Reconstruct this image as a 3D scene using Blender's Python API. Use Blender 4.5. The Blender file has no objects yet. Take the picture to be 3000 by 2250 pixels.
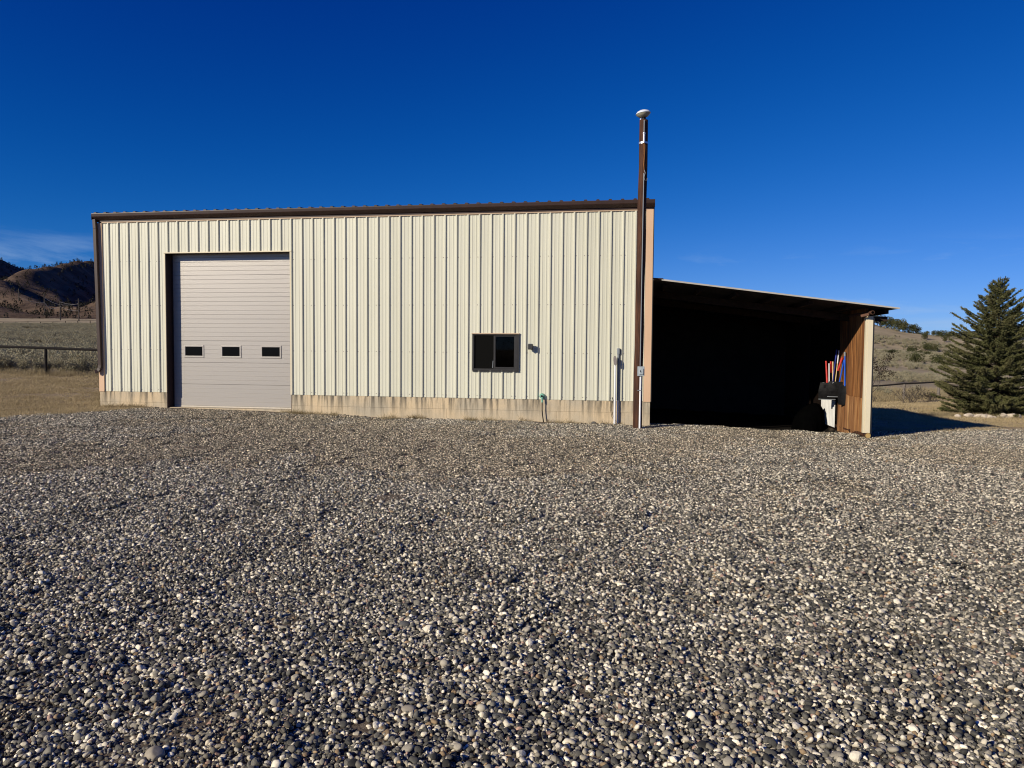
import bpy, math, random
import numpy as np
from mathutils import Matrix, Vector

# ------------------------------------------------------------------ camera, sky, sun, exposure
SC = bpy.context.scene
COL = SC.collection
CAM = np.array([15.015, -18.654, 1.80])
YAW, PITCH, ROLL, FPX = -0.16586, 0.04678, 0.0080, 2150.0
_cy, _sy, _cp, _sp = math.cos(YAW), math.sin(YAW), math.cos(PITCH), math.sin(PITCH)
FWD = np.array([_sy * _cp, _cy * _cp, -_sp])
_r0 = np.array([_cy, -_sy, 0.0])
_u0 = np.cross(_r0, FWD)
RGT = _r0 * math.cos(ROLL) + _u0 * math.sin(ROLL)
UPV = -_r0 * math.sin(ROLL) + _u0 * math.cos(ROLL)
cam = bpy.data.cameras.new('camera')
cam.sensor_width = 36.0
cam.lens = 36.0 * FPX / 3000.0
cam.clip_start = 0.1
cam.clip_end = 20000.0
camo = bpy.data.objects.new('camera', cam)
COL.objects.link(camo)
camo.matrix_world = Matrix(((RGT[0], UPV[0], -FWD[0], CAM[0]), (RGT[1], UPV[1], -FWD[1], CAM[1]),
                            (RGT[2], UPV[2], -FWD[2], CAM[2]), (0, 0, 0, 1)))
SC.camera = camo

SUNV = np.array([1.0, 1.13, -0.65])            # the way the sunlight travels
SUNV = SUNV / np.linalg.norm(SUNV)
SUN_EL = math.asin(-SUNV[2])
SUN_ROT = math.atan2(-SUNV[0], -SUNV[1]) % (2 * math.pi)
world = bpy.data.worlds.new('World')
SC.world = world
world.use_nodes = True
wn, wl = world.node_tree.nodes, world.node_tree.links
bg = wn['Background']
bg.inputs['Strength'].default_value = 0.088
sky = wn.new('ShaderNodeTexSky')
sky.sky_type = 'NISHITA'
sky.sun_disc = False
sky.sun_elevation = SUN_EL
sky.sun_rotation = SUN_ROT
sky.altitude = 2200.0
sky.air_density = 1.0
sky.dust_density = 0.0
sky.ozone_density = 4.0
# the deep blue of dry mountain air: red and green fall off faster than in the model sky, everywhere alike
sep = wn.new('ShaderNodeSeparateColor')
wl.new(sky.outputs[0], sep.inputs[0])
hsv = wn.new('ShaderNodeCombineColor')
for ch, gain, off in (('Red', 0.547, 1.58), ('Green', 0.635, 0.75)):
    sb = wn.new('ShaderNodeMath')
    sb.operation = 'SUBTRACT'
    sb.inputs[1].default_value = off
    wl.new(sep.outputs[ch], sb.inputs[0])
    mu_ = wn.new('ShaderNodeMath')
    mu_.operation = 'MULTIPLY'
    mu_.inputs[1].default_value = gain
    wl.new(sb.outputs[0], mu_.inputs[0])
    mxx = wn.new('ShaderNodeMath')
    mxx.operation = 'SMOOTH_MAX'
    mxx.inputs[1].default_value = 0.0
    mxx.inputs[2].default_value = 0.7
    wl.new(mu_.outputs[0], mxx.inputs[0])
    wl.new(mxx.outputs[0], hsv.inputs[ch])
wl.new(sep.outputs['Blue'], hsv.inputs['Blue'])
# thin high cloud: streaky noise in the direction of view, thicker low in the sky
tc = wn.new('ShaderNodeTexCoord')
mp = wn.new('ShaderNodeMapping')
mp.inputs['Scale'].default_value = (2.2, 2.2, 15.0)
mp.inputs['Location'].default_value = (0.35, 0.1, 0.55)
wl.new(tc.outputs['Generated'], mp.inputs['Vector'])
cn = wn.new('ShaderNodeTexNoise')
cn.inputs['Scale'].default_value = 1.6
cn.inputs['Detail'].default_value = 8.0
cn.inputs['Roughness'].default_value = 0.6
cn.inputs['Distortion'].default_value = 0.5
wl.new(mp.outputs[0], cn.inputs['Vector'])
cr = wn.new('ShaderNodeMapRange')
cr.inputs['From Min'].default_value = 0.50
cr.inputs['From Max'].default_value = 0.74
wl.new(cn.outputs['Fac'], cr.inputs['Value'])
sx = wn.new('ShaderNodeSeparateXYZ')
wl.new(tc.outputs['Generated'], sx.inputs[0])
el = wn.new('ShaderNodeMapRange')
el.interpolation_type = 'SMOOTHSTEP'
el.inputs['From Min'].default_value = 0.145
el.inputs['From Max'].default_value = 0.085
wl.new(sx.outputs['Z'], el.inputs['Value'])
mm = wn.new('ShaderNodeMath')
mm.operation = 'MULTIPLY'
wl.new(cr.outputs[0], mm.inputs[0])
wl.new(el.outputs[0], mm.inputs[1])
m2 = wn.new('ShaderNodeMath')
m2.operation = 'MULTIPLY'
m2.inputs[1].default_value = 0.75
wl.new(mm.outputs[0], m2.inputs[0])
mx = wn.new('ShaderNodeMix')
mx.data_type = 'RGBA'
wl.new(m2.outputs[0], mx.inputs['Factor'])
wl.new(hsv.outputs[0], mx.inputs['A'])
mx.inputs['B'].default_value = (4.2, 6.0, 8.8, 1.0)
wl.new(mx.outputs['Result'], bg.inputs['Color'])

sl = bpy.data.lights.new('sun', 'SUN')
sl.energy = 5.0
sl.angle = math.radians(0.53)
sl.color = (1.0, 0.905, 0.745)
so = bpy.data.objects.new('sun', sl)
COL.objects.link(so)
so.location = (-30, -34, 20)
so.rotation_euler = Vector(SUNV.tolist()).to_track_quat('-Z', 'Y').to_euler()

SC.render.engine = 'CYCLES'
SC.cycles.max_bounces = 6
SC.cycles.diffuse_bounces = 2
SC.cycles.use_denoising = True
SC.cycles.denoising_input_passes = 'RGB_ALBEDO_NORMAL'
SC.cycles.denoising_prefilter = 'ACCURATE'
SC.cycles.filter_width = 1.1
vs = SC.view_settings
vs.view_transform = 'Standard'
vs.look = 'None'
vs.exposure = 0.0
vs.gamma = 1.0
vs.use_curve_mapping = False

rng = np.random.default_rng(11)
random.seed(11)


def at(px, py, depth):
    """world point seen at a photograph pixel at a given distance in front of the camera"""
    return CAM + ((px - 1500) / FPX * RGT - (py - 1125) / FPX * UPV + FWD) * depth


# ------------------------------------------------------------------ materials
def nd(nt, kind, **kw):
    n = nt.nodes.new(kind)
    for k, v in kw.items():
        if k.startswith('i_'):
            n.inputs[k[2:].replace('_', ' ')].default_value = v
        else:
            setattr(n, k, v)
    return n


def base(name, rough=0.6, metal=0.0, spec=0.3):
    m = bpy.data.materials.new(name)
    m.use_nodes = True
    nt = m.node_tree
    b = nt.nodes['Principled BSDF']
    b.inputs['Roughness'].default_value = rough
    b.inputs['Metallic'].default_value = metal
    b.inputs['Specular IOR Level'].default_value = spec
    return m, nt, b


def c4(c):
    return (c[0], c[1], c[2], 1.0)


def mottled(name, ca, cb, scale=6.0, stretch=(1, 1, 1), rough=0.6, bump=0.0, bscale=None, metal=0.0, spec=0.3,
            detail=6.0, lo=0.35, hi=0.65, bdist=0.004, cc=None, cscale=1.0):
    """two colours mixed by (stretched) noise, with a noise bump; an optional third colour in larger blotches"""
    m, nt, b = base(name, rough, metal, spec)
    t = nd(nt, 'ShaderNodeTexCoord')
    mpn = nd(nt, 'ShaderNodeMapping')
    mpn.inputs['Scale'].default_value = stretch
    nt.links.new(t.outputs['Object'], mpn.inputs['Vector'])
    n = nd(nt, 'ShaderNodeTexNoise', i_Scale=scale, i_Detail=detail, i_Roughness=0.6)
    nt.links.new(mpn.outputs[0], n.inputs['Vector'])
    r = nd(nt, 'ShaderNodeMapRange')
    r.inputs['From Min'].default_value = lo
    r.inputs['From Max'].default_value = hi
    nt.links.new(n.outputs['Fac'], r.inputs['Value'])
    x = nd(nt, 'ShaderNodeMix', data_type='RGBA')
    x.inputs['A'].default_value = c4(ca)
    x.inputs['B'].default_value = c4(cb)
    nt.links.new(r.outputs[0], x.inputs['Factor'])
    out = x.outputs['Result']
    if cc is not None:
        n3 = nd(nt, 'ShaderNodeTexNoise', i_Scale=cscale, i_Detail=5.0)
        nt.links.new(mpn.outputs[0], n3.inputs['Vector'])
        r3 = nd(nt, 'ShaderNodeMapRange')
        r3.inputs['From Min'].default_value = 0.52
        r3.inputs['From Max'].default_value = 0.66
        nt.links.new(n3.outputs['Fac'], r3.inputs['Value'])
        x3 = nd(nt, 'ShaderNodeMix', data_type='RGBA')
        nt.links.new(r3.outputs[0], x3.inputs['Factor'])
        nt.links.new(out, x3.inputs['A'])
        x3.inputs['B'].default_value = c4(cc)
        out = x3.outputs['Result']
    nt.links.new(out, b.inputs['Base Color'])
    if bump:
        n2 = nd(nt, 'ShaderNodeTexNoise', i_Scale=bscale or scale, i_Detail=4.0)
        nt.links.new(mpn.outputs[0], n2.inputs['Vector'])
        bm = nd(nt, 'ShaderNodeBump')
        bm.inputs['Strength'].default_value = bump
        bm.inputs['Distance'].default_value = bdist
        nt.links.new(n2.outputs['Fac'], bm.inputs['Height'])
        nt.links.new(bm.outputs[0], b.inputs['Normal'])
    return m


M = {}
M['panel'] = mottled('cream_painted_steel', (0.590, 0.578, 0.455), (0.645, 0.632, 0.51), 2.2, (1, 1, 0.12), 0.42, 0.0, 30, spec=0.4)
_nt = M['panel'].node_tree
_b = _nt.nodes['Principled BSDF']
_src = _b.inputs['Base Color'].links[0].from_socket
_oi = _nt.nodes.new('ShaderNodeObjectInfo')
_mr = _nt.nodes.new('ShaderNodeMapRange')
_mr.inputs['To Min'].default_value = 0.955
_mr.inputs['To Max'].default_value = 1.03
_nt.links.new(_oi.outputs['Random'], _mr.inputs['Value'])
_mx = _nt.nodes.new('ShaderNodeMix')
_mx.data_type = 'RGBA'
_mx.blend_type = 'MULTIPLY'
_mx.inputs['Factor'].default_value = 1.0
_nt.links.new(_src, _mx.inputs['A'])
_nt.links.new(_mr.outputs[0], _mx.inputs['B'])
_nt.links.new(_mx.outputs['Result'], _b.inputs['Base Color'])
M['peach'] = mottled('peach_trim_steel', (0.60, 0.40, 0.255), (0.66, 0.45, 0.29), 3, (1, 1, 0.2), 0.5, spec=0.35)
M['cream_trim'] = mottled('cream_trim_steel', (0.66, 0.58, 0.40), (0.72, 0.64, 0.46), 3, (1, 1, 0.2), 0.5, spec=0.35)
M['brown_steel'] = mottled('brown_painted_steel', (0.036, 0.020, 0.016), (0.046, 0.026, 0.020), 4, (1, 1, 1), 0.45, spec=0.3)
M['tan_edge'] = mottled('tan_trim_edge', (0.45, 0.33, 0.22), (0.50, 0.37, 0.25), 4, rough=0.5)
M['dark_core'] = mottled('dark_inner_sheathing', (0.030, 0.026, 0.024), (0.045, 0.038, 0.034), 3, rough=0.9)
M['bronze'] = mottled('dark_bronze_frame', (0.020, 0.019, 0.018), (0.028, 0.026, 0.025), 8, rough=0.45, spec=0.4)
M['screen'] = mottled('insect_screen', (0.0045, 0.0045, 0.004), (0.006, 0.006, 0.0055), 60, rough=0.9, spec=0.05)
M['black_glass'] = mottled('opaque_dark_pane', (0.003, 0.0035, 0.004), (0.004, 0.0045, 0.005), 3, rough=0.08, spec=0.12)  # opaque black paints the unlit space behind the door panes
M['seal'] = mottled('pale_weather_seal', (0.50, 0.46, 0.38), (0.58, 0.53, 0.44), 8, rough=0.7)
M['white_pvc'] = mottled('white_pvc', (0.72, 0.73, 0.74), (0.78, 0.78, 0.78), 6, (1, 1, 0.3), 0.45)
M['grey_pvc'] = mottled('grey_pvc', (0.19, 0.21, 0.225), (0.24, 0.26, 0.275), 6, (1, 1, 0.3), 0.5)
M['grey_box'] = mottled('grey_enamel_box', (0.30, 0.35, 0.37), (0.38, 0.42, 0.43), 14, rough=0.45, bump=0.1)
M['taupe_cover'] = mottled('taupe_cover_plate', (0.20, 0.175, 0.165), (0.25, 0.22, 0.21), 20, rough=0.6)
M['zinc'] = mottled('galvanised_strap', (0.55, 0.57, 0.60), (0.68, 0.70, 0.72), 12, rough=0.35, metal=0.6)
M['copper_wire'] = mottled('orange_wire', (0.45, 0.20, 0.06), (0.55, 0.27, 0.10), 12, rough=0.6)
M['black'] = mottled('black_plastic', (0.006, 0.006, 0.0065), (0.011, 0.011, 0.012), 8, rough=0.5, spec=0.2)
M['black_matt'] = mottled('matt_black', (0.0010, 0.0010, 0.0011), (0.0016, 0.0016, 0.0016), 8, rough=0.95, spec=0.0)
M['black_dull'] = mottled('scuffed_black_blade', (0.004, 0.004, 0.0045), (0.012, 0.012, 0.012), 14, rough=0.6, spec=0.12)
M['green_pvc'] = mottled('faded_green_plastic', (0.13, 0.34, 0.25), (0.20, 0.44, 0.33), 14, rough=0.6)
M['lamp_dark'] = mottled('charcoal_lamp_body', (0.030, 0.030, 0.031), (0.045, 0.045, 0.046), 10, rough=0.5)
M['lamp_white'] = mottled('white_lamp_hood', (0.62, 0.67, 0.72), (0.70, 0.74, 0.78), 6, rough=0.35)
M['lamp_lens'] = mottled('frosted_lamp_lens', (0.34, 0.33, 0.24), (0.40, 0.385, 0.29), 6, rough=0.4)
M['pole_wood'] = mottled('weathered_brown_pole', (0.040, 0.017, 0.009), (0.105, 0.043, 0.021), 9, (6, 6, 0.35), 0.85, 0.5, 9,
                         cc=(0.030, 0.013, 0.008), cscale=2.0, bdist=0.01)
M['barn_wood'] = mottled('weathered_barn_board', (0.15, 0.052, 0.014), (0.42, 0.185, 0.060), 6, (3, 8, 0.22), 0.85, 0.5, 14,
                         cc=(0.10, 0.040, 0.014), cscale=2.5, bdist=0.006)
for _k, (_a, _b) in enumerate((((0.075, 0.026, 0.008), (0.24, 0.095, 0.030)), ((0.12, 0.046, 0.014), (0.42, 0.19, 0.062)), ((0.095, 0.032, 0.009), (0.32, 0.13, 0.038)))):
    M['barn_wood%d' % _k] = mottled('weathered_barn_board_%d' % _k, _a, _b, 6, (2, 3.2, 0.22), 0.85, 0.6, 14, cc=(0.07, 0.026, 0.010), cscale=2.5, bdist=0.008)
    M['barn_low%d' % _k] = mottled('weathered_low_board_%d' % _k, tuple(2.0 * q for q in _a), (_b[0] * 1.6, _b[1] * 2.1, _b[2] * 2.8), 6, (2, 3.2, 0.22), 0.85, 0.6, 14, cc=(0.13, 0.06, 0.024), cscale=2.5, bdist=0.008)
M['barn_wood_pale'] = mottled('weathered_low_board', (0.22, 0.105, 0.036), (0.56, 0.33, 0.14), 6, (3, 8, 0.22), 0.85, 0.5, 14,
                              cc=(0.15, 0.07, 0.03), cscale=2.5, bdist=0.006)
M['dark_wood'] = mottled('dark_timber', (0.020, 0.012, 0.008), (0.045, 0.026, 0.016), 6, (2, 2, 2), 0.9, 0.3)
M['shaded_wood'] = mottled('shade_darkened_timber', (0.007, 0.0045, 0.0035), (0.014, 0.009, 0.007), 6, (2, 2, 2), 0.95, 0.3, spec=0.05)  # near-black colour paints the shade on boards deeper in the shed
M['rafter_wood'] = mottled('brown_rafter', (0.10, 0.045, 0.025), (0.17, 0.08, 0.045), 6, (2, 2, 2), 0.85, 0.3)
M['plank_grey'] = mottled('pale_plank', (0.36, 0.32, 0.25), (0.52, 0.47, 0.38), 7, (0.6, 6, 6), 0.85, 0.3)
M['log_end'] = mottled('cut_log_end', (0.34, 0.22, 0.075), (0.48, 0.33, 0.13), 14, rough=0.8)
M['pink_stone'] = mottled('pink_sandstone', (0.45, 0.28, 0.21), (0.58, 0.40, 0.32), 12, rough=0.9, bump=0.4)
M['galv'] = mottled('galvanised_roof_sheet', (0.38, 0.355, 0.31), (0.47, 0.44, 0.385), 3, rough=0.6, metal=0.0)
M['tin_under'] = mottled('shaded_roof_underside', (0.020, 0.019, 0.018), (0.035, 0.032, 0.030), 3, rough=0.8)
M['corrugated'] = mottled('pale_corrugated_sheet', (0.55, 0.55, 0.53), (0.66, 0.66, 0.63), 3, rough=0.55, metal=0.0)
M['rust'] = mottled('rusty_pipe', (0.07, 0.035, 0.022), (0.14, 0.065, 0.038), 14, rough=0.75)
M['red'] = mottled('red_grip', (0.42, 0.025, 0.022), (0.52, 0.045, 0.035), 12, rough=0.5)
M['blue'] = mottled('bright_blue_handle', (0.015, 0.085, 0.50), (0.02, 0.11, 0.60), 12, rough=0.4)
M['navy'] = mottled('navy_handle', (0.02, 0.03, 0.20), (0.03, 0.045, 0.28), 12, rough=0.4)
M['white_h'] = mottled('white_handle', (0.66, 0.66, 0.70), (0.74, 0.74, 0.76), 12, rough=0.4)
M['cream_h'] = mottled('cream_wood_handle', (0.60, 0.42, 0.20), (0.70, 0.52, 0.28), 12, rough=0.6)
M['rail'] = mottled('dark_fence_timber', (0.009, 0.007, 0.006), (0.018, 0.014, 0.012), 9, (1, 1, 1), 0.9)
M['rail_pale'] = mottled('grey_fence_timber', (0.12, 0.10, 0.085), (0.22, 0.19, 0.155), 9, (1, 1, 1), 0.9)
M['boulder'] = mottled('pale_limestone', (0.44, 0.37, 0.28), (0.62, 0.54, 0.43), 9, rough=0.9, bump=0.5, bdist=0.01)
M['cobble_dark'] = mottled('dark_river_stone', (0.065, 0.065, 0.063), (0.11, 0.11, 0.105), 30, rough=0.75, bump=0.3)
M['cobble_pale'] = mottled('pale_river_stone', (0.26, 0.225, 0.17), (0.38, 0.33, 0.25), 30, rough=0.8, bump=0.3)
M['bark'] = mottled('brown_bark', (0.05, 0.035, 0.025), (0.09, 0.065, 0.045), 12, (3, 3, 0.5), 0.95)
M['grey_bark'] = mottled('grey_twig', (0.055, 0.045, 0.036), (0.10, 0.082, 0.066), 12, (3, 3, 0.5), 0.95)
M['wire'] = mottled('overhead_wire', (0.14, 0.13, 0.13), (0.18, 0.17, 0.17), 1, rough=0.5, metal=0.3)
M['utility'] = mottled('grey_utility_pole', (0.045, 0.038, 0.033), (0.08, 0.068, 0.058), 2, rough=0.9)


def leafmat(name, ca, cb, cc, scale=1.4, trans=0.25):
    """foliage: colour varies per clump (noise) and per instance (attribute tint)"""
    m, nt, b = base(name, 0.75, 0, 0.15)
    g = nd(nt, 'ShaderNodeNewGeometry')
    n = nd(nt, 'ShaderNodeTexNoise', i_Scale=scale, i_Detail=4.0)
    nt.links.new(g.outputs['Position'], n.inputs['Vector'])
    r = nd(nt, 'ShaderNodeMapRange')
    r.inputs['From Min'].default_value = 0.35
    r.inputs['From Max'].default_value = 0.65
    nt.links.new(n.outputs['Fac'], r.inputs['Value'])
    x = nd(nt, 'ShaderNodeMix', data_type='RGBA')
    x.inputs['A'].default_value = c4(ca)
    x.inputs['B'].default_value = c4(cb)
    nt.links.new(r.outputs[0], x.inputs['Factor'])
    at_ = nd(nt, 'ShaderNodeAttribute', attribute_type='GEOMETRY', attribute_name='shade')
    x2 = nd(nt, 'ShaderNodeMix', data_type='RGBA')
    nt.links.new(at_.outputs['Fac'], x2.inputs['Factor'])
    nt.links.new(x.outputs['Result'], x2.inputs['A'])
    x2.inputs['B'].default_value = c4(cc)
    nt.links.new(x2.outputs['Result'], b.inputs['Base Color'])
    if trans:
        tr = nd(nt, 'ShaderNodeBsdfTranslucent')
        nt.links.new(x2.outputs['Result'], tr.inputs['Color'])
        ms = nd(nt, 'ShaderNodeMixShader')
        ms.inputs[0].default_value = trans
        nt.links.new(b.outputs[0], ms.inputs[1])
        nt.links.new(tr.outputs[0], ms.inputs[2])
        nt.links.new(ms.outputs[0], nt.nodes['Material Output'].inputs['Surface'])
    return m


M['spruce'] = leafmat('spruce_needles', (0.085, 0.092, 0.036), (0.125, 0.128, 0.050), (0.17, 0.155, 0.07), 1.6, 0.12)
M['juniper'] = leafmat('juniper_leaves', (0.045, 0.060, 0.024), (0.075, 0.085, 0.034), (0.11, 0.09, 0.038), 0.3, 0.1)
M['sage'] = leafmat('sagebrush_leaves', (0.25, 0.235, 0.155), (0.33, 0.305, 0.205), (0.42, 0.33, 0.20), 0.25, 0.15)
M['drygrass'] = leafmat('dry_grass_blades', (0.40, 0.31, 0.18), (0.52, 0.41, 0.25), (0.34, 0.28, 0.14), 0.7, 0.2)
M['palegrass'] = leafmat('pale_dry_grass', (0.34, 0.27, 0.155), (0.42, 0.34, 0.20), (0.27, 0.22, 0.12), 0.5, 0.25)
M['darkleaf'] = leafmat('small_dark_leaves', (0.030, 0.028, 0.016), (0.05, 0.045, 0.025), (0.07, 0.05, 0.03), 2.0, 0.1)
M['burnt'] = leafmat('dark_hill_trees', (0.028, 0.022, 0.018), (0.045, 0.034, 0.026), (0.035, 0.038, 0.022), 0.02, 0.0)


def concrete():
    m, nt, b = base('stained_concrete', 0.9, 0, 0.2)
    g = nd(nt, 'ShaderNodeNewGeometry')
    n1 = nd(nt, 'ShaderNodeTexNoise', i_Scale=1.3, i_Detail=6.0)
    nt.links.new(g.outputs['Position'], n1.inputs['Vector'])
    r1 = nd(nt, 'ShaderNodeValToRGB')
    r1.color_ramp.elements[0].position = 0.36
    r1.color_ramp.elements[0].color = c4((0.52, 0.45, 0.33))
    r1.color_ramp.elements[1].position = 0.66
    r1.color_ramp.elements[1].color = c4((0.70, 0.55, 0.35))
    nt.links.new(n1.outputs['Fac'], r1.inputs[0])
    mpn = nd(nt, 'ShaderNodeMapping')
    mpn.inputs['Scale'].default_value = (1.0, 1.0, 0.07)
    nt.links.new(g.outputs['Position'], mpn.inputs['Vector'])
    n2 = nd(nt, 'ShaderNodeTexNoise', i_Scale=9.0, i_Detail=7.0, i_Roughness=0.65)
    nt.links.new(mpn.outputs[0], n2.inputs['Vector'])
    r2 = nd(nt, 'ShaderNodeMapRange')
    r2.inputs['From Min'].default_value = 0.46
    r2.inputs['From Max'].default_value = 0.60
    nt.links.new(n2.outputs['Fac'], r2.inputs['Value'])
    s = nd(nt, 'ShaderNodeSeparateXYZ')
    nt.links.new(g.outputs['Position'], s.inputs[0])
    zr = nd(nt, 'ShaderNodeMapRange')          # drips start at the top edge and run out downwards
    zr.inputs['From Min'].default_value = 0.05
    zr.inputs['From Max'].default_value = 0.50
    zr.inputs['To Min'].default_value = 0.25
    zr.inputs['To Max'].default_value = 1.0
    nt.links.new(s.outputs['Z'], zr.inputs['Value'])
    mu = nd(nt, 'ShaderNodeMath', operation='MULTIPLY')
    nt.links.new(r2.outputs[0], mu.inputs[0])
    nt.links.new(zr.outputs[0], mu.inputs[1])
    x = nd(nt, 'ShaderNodeMix', data_type='RGBA')
    nt.links.new(mu.outputs[0], x.inputs['Factor'])
    nt.links.new(r1.outputs[0], x.inputs['A'])
    x.inputs['B'].default_value = c4((0.15, 0.132, 0.10))
    n4 = nd(nt, 'ShaderNodeTexNoise', i_Scale=45.0, i_Detail=4.0)
    nt.links.new(g.outputs['Position'], n4.inputs['Vector'])
    x4 = nd(nt, 'ShaderNodeMix', data_type='RGBA', blend_type='MULTIPLY')
    x4.inputs['Factor'].default_value = 0.25
    nt.links.new(x.outputs['Result'], x4.inputs['A'])
    nt.links.new(n4.outputs['Fac'], x4.inputs['B'])
    nt.links.new(x4.outputs['Result'], b.inputs['Base Color'])
    bm = nd(nt, 'ShaderNodeBump')
    bm.inputs['Strength'].default_value = 0.5
    bm.inputs['Distance'].default_value = 0.004
    nt.links.new(n4.outputs['Fac'], bm.inputs['Height'])
    nt.links.new(bm.outputs[0], b.inputs['Normal'])
    return m


M['concrete'] = concrete()


def door_paint():
    m, nt, b = base('embossed_grey_steel', 0.38, 0.30, 0.5)
    t = nd(nt, 'ShaderNodeTexCoord')
    n = nd(nt, 'ShaderNodeTexNoise', i_Scale=55.0, i_Detail=3.0, i_Roughness=0.6)
    nt.links.new(t.outputs['Object'], n.inputs['Vector'])
    b.inputs['Base Color'].default_value = c4((0.39, 0.362, 0.325))
    bm = nd(nt, 'ShaderNodeBump')
    bm.inputs['Strength'].default_value = 0.55
    bm.inputs['Distance'].default_value = 0.004
    nt.links.new(n.outputs['Fac'], bm.inputs['Height'])
    nt.links.new(bm.outputs[0], b.inputs['Normal'])
    return m


M['door'] = door_paint()


def glass():
    m, nt, b = base('window_glass', 0.01, 0, 0.5)
    b.inputs['Base Color'].default_value = c4((0.55, 0.58, 0.57))
    b.inputs['Transmission Weight'].default_value = 1.0
    b.inputs['IOR'].default_value = 1.16
    return m


M['glass'] = glass()


def stone_mat():
    m, nt, b = base('river_gravel', 0.72, 0, 0.25)
    a = nd(nt, 'ShaderNodeAttribute', attribute_type='GEOMETRY', attribute_name='col')
    g = nd(nt, 'ShaderNodeTexCoord')
    n = nd(nt, 'ShaderNodeTexNoise', i_Scale=160.0, i_Detail=3.0)
    nt.links.new(g.outputs['Object'], n.inputs['Vector'])
    r = nd(nt, 'ShaderNodeMapRange')
    r.inputs['To Min'].default_value = 0.72
    r.inputs['To Max'].default_value = 1.28
    nt.links.new(n.outputs['Fac'], r.inputs['Value'])
    x = nd(nt, 'ShaderNodeMix', data_type='RGBA', blend_type='MULTIPLY')
    x.inputs['Factor'].default_value = 1.0
    nt.links.new(a.outputs['Color'], x.inputs['A'])
    nt.links.new(r.outputs[0], x.inputs['B'])
    ti = nd(nt, 'ShaderNodeAttribute', attribute_type='INSTANCER', attribute_name='tint')
    x2 = nd(nt, 'ShaderNodeMix', data_type='RGBA', blend_type='MULTIPLY')
    x2.inputs['Factor'].default_value = 1.0
    nt.links.new(x.outputs['Result'], x2.inputs['A'])
    nt.links.new(ti.outputs['Color'], x2.inputs['B'])
    nt.links.new(x2.outputs['Result'], b.inputs['Base Color'])
    return m


M['stone'] = stone_mat()


def ground_mat():
    """gravel yard soil, dry lawn, sage land: zones come as attributes baked on the sheet"""
    m, nt, b = base('ground_soil_and_turf', 0.95, 0, 0.1)
    g = nd(nt, 'ShaderNodeNewGeometry')

    def noise(scale, detail=5.0, rough=0.6, vec=None):
        n = nd(nt, 'ShaderNodeTexNoise', i_Scale=scale, i_Detail=detail, i_Roughness=rough)
        nt.links.new(vec or g.outputs['Position'], n.inputs['Vector'])
        return n.outputs['Fac']

    def ramp(fac, stops):
        r = nd(nt, 'ShaderNodeValToRGB')
        e = r.color_ramp.elements
        while len(e) < len(stops):
            e.new(0.5)
        for el_, (p, c) in zip(e, stops):
            el_.position = p
            el_.color = c4(c)
        nt.links.new(fac, r.inputs[0])
        return r.outputs[0]

    def mix(f, a_, b_):
        x = nd(nt, 'ShaderNodeMix', data_type='RGBA')
        nt.links.new(f, x.inputs['Factor'])
        nt.links.new(a_, x.inputs['A'])
        nt.links.new(b_, x.inputs['B'])
        return x.outputs['Result']

    soil = ramp(noise(38.0, 6.0, 0.75), [(0.32, (0.065, 0.050, 0.036)), (0.52, (0.155, 0.122, 0.088)), (0.70, (0.31, 0.25, 0.18))])
    turf = ramp(noise(2.6, 8.0, 0.75), [(0.30, (0.22, 0.17, 0.105)), (0.50, (0.34, 0.265, 0.165)), (0.72, (0.45, 0.36, 0.23))])
    wild = ramp(noise(0.11, 9.0, 0.72), [(0.32, (0.24, 0.20, 0.125)), (0.47, (0.34, 0.275, 0.175)), (0.62, (0.43, 0.345, 0.22)), (0.78, (0.48, 0.385, 0.25))])

    def zone(name, sc_, amt):
        a = nd(nt, 'ShaderNodeAttribute', attribute_type='GEOMETRY', attribute_name=name)
        n = noise(sc_, 4.0)
        s = nd(nt, 'ShaderNodeMath', operation='MULTIPLY_ADD')
        nt.links.new(n, s.inputs[0])
        s.inputs[1].default_value = amt
        nt.links.new(a.outputs['Fac'], s.inputs[2])
        r = nd(nt, 'ShaderNodeMapRange')
        r.inputs['From Min'].default_value = 0.5 + amt * 0.5 - 0.08
        r.inputs['From Max'].default_value = 0.5 + amt * 0.5 + 0.08
        nt.links.new(s.outputs[0], r.inputs['Value'])
        return r.outputs[0]

    col = mix(zone('lawn', 1.5, 0.5), soil, turf)
    col = mix(zone('wild', 0.4, 0.4), col, wild)
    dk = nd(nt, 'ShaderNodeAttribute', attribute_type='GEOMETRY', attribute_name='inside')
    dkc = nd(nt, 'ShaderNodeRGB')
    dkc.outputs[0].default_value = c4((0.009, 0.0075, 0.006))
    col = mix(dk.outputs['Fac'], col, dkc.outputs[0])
    nt.links.new(col, b.inputs['Base Color'])
    bm = nd(nt, 'ShaderNodeBump')
    bm.inputs['Strength'].default_value = 0.7
    bm.inputs['Distance'].default_value = 0.03
    nt.links.new(noise(30.0, 6.0, 0.7), bm.inputs['Height'])
    nt.links.new(bm.outputs[0], b.inputs['Normal'])
    return m


M['ground'] = ground_mat()


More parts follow.
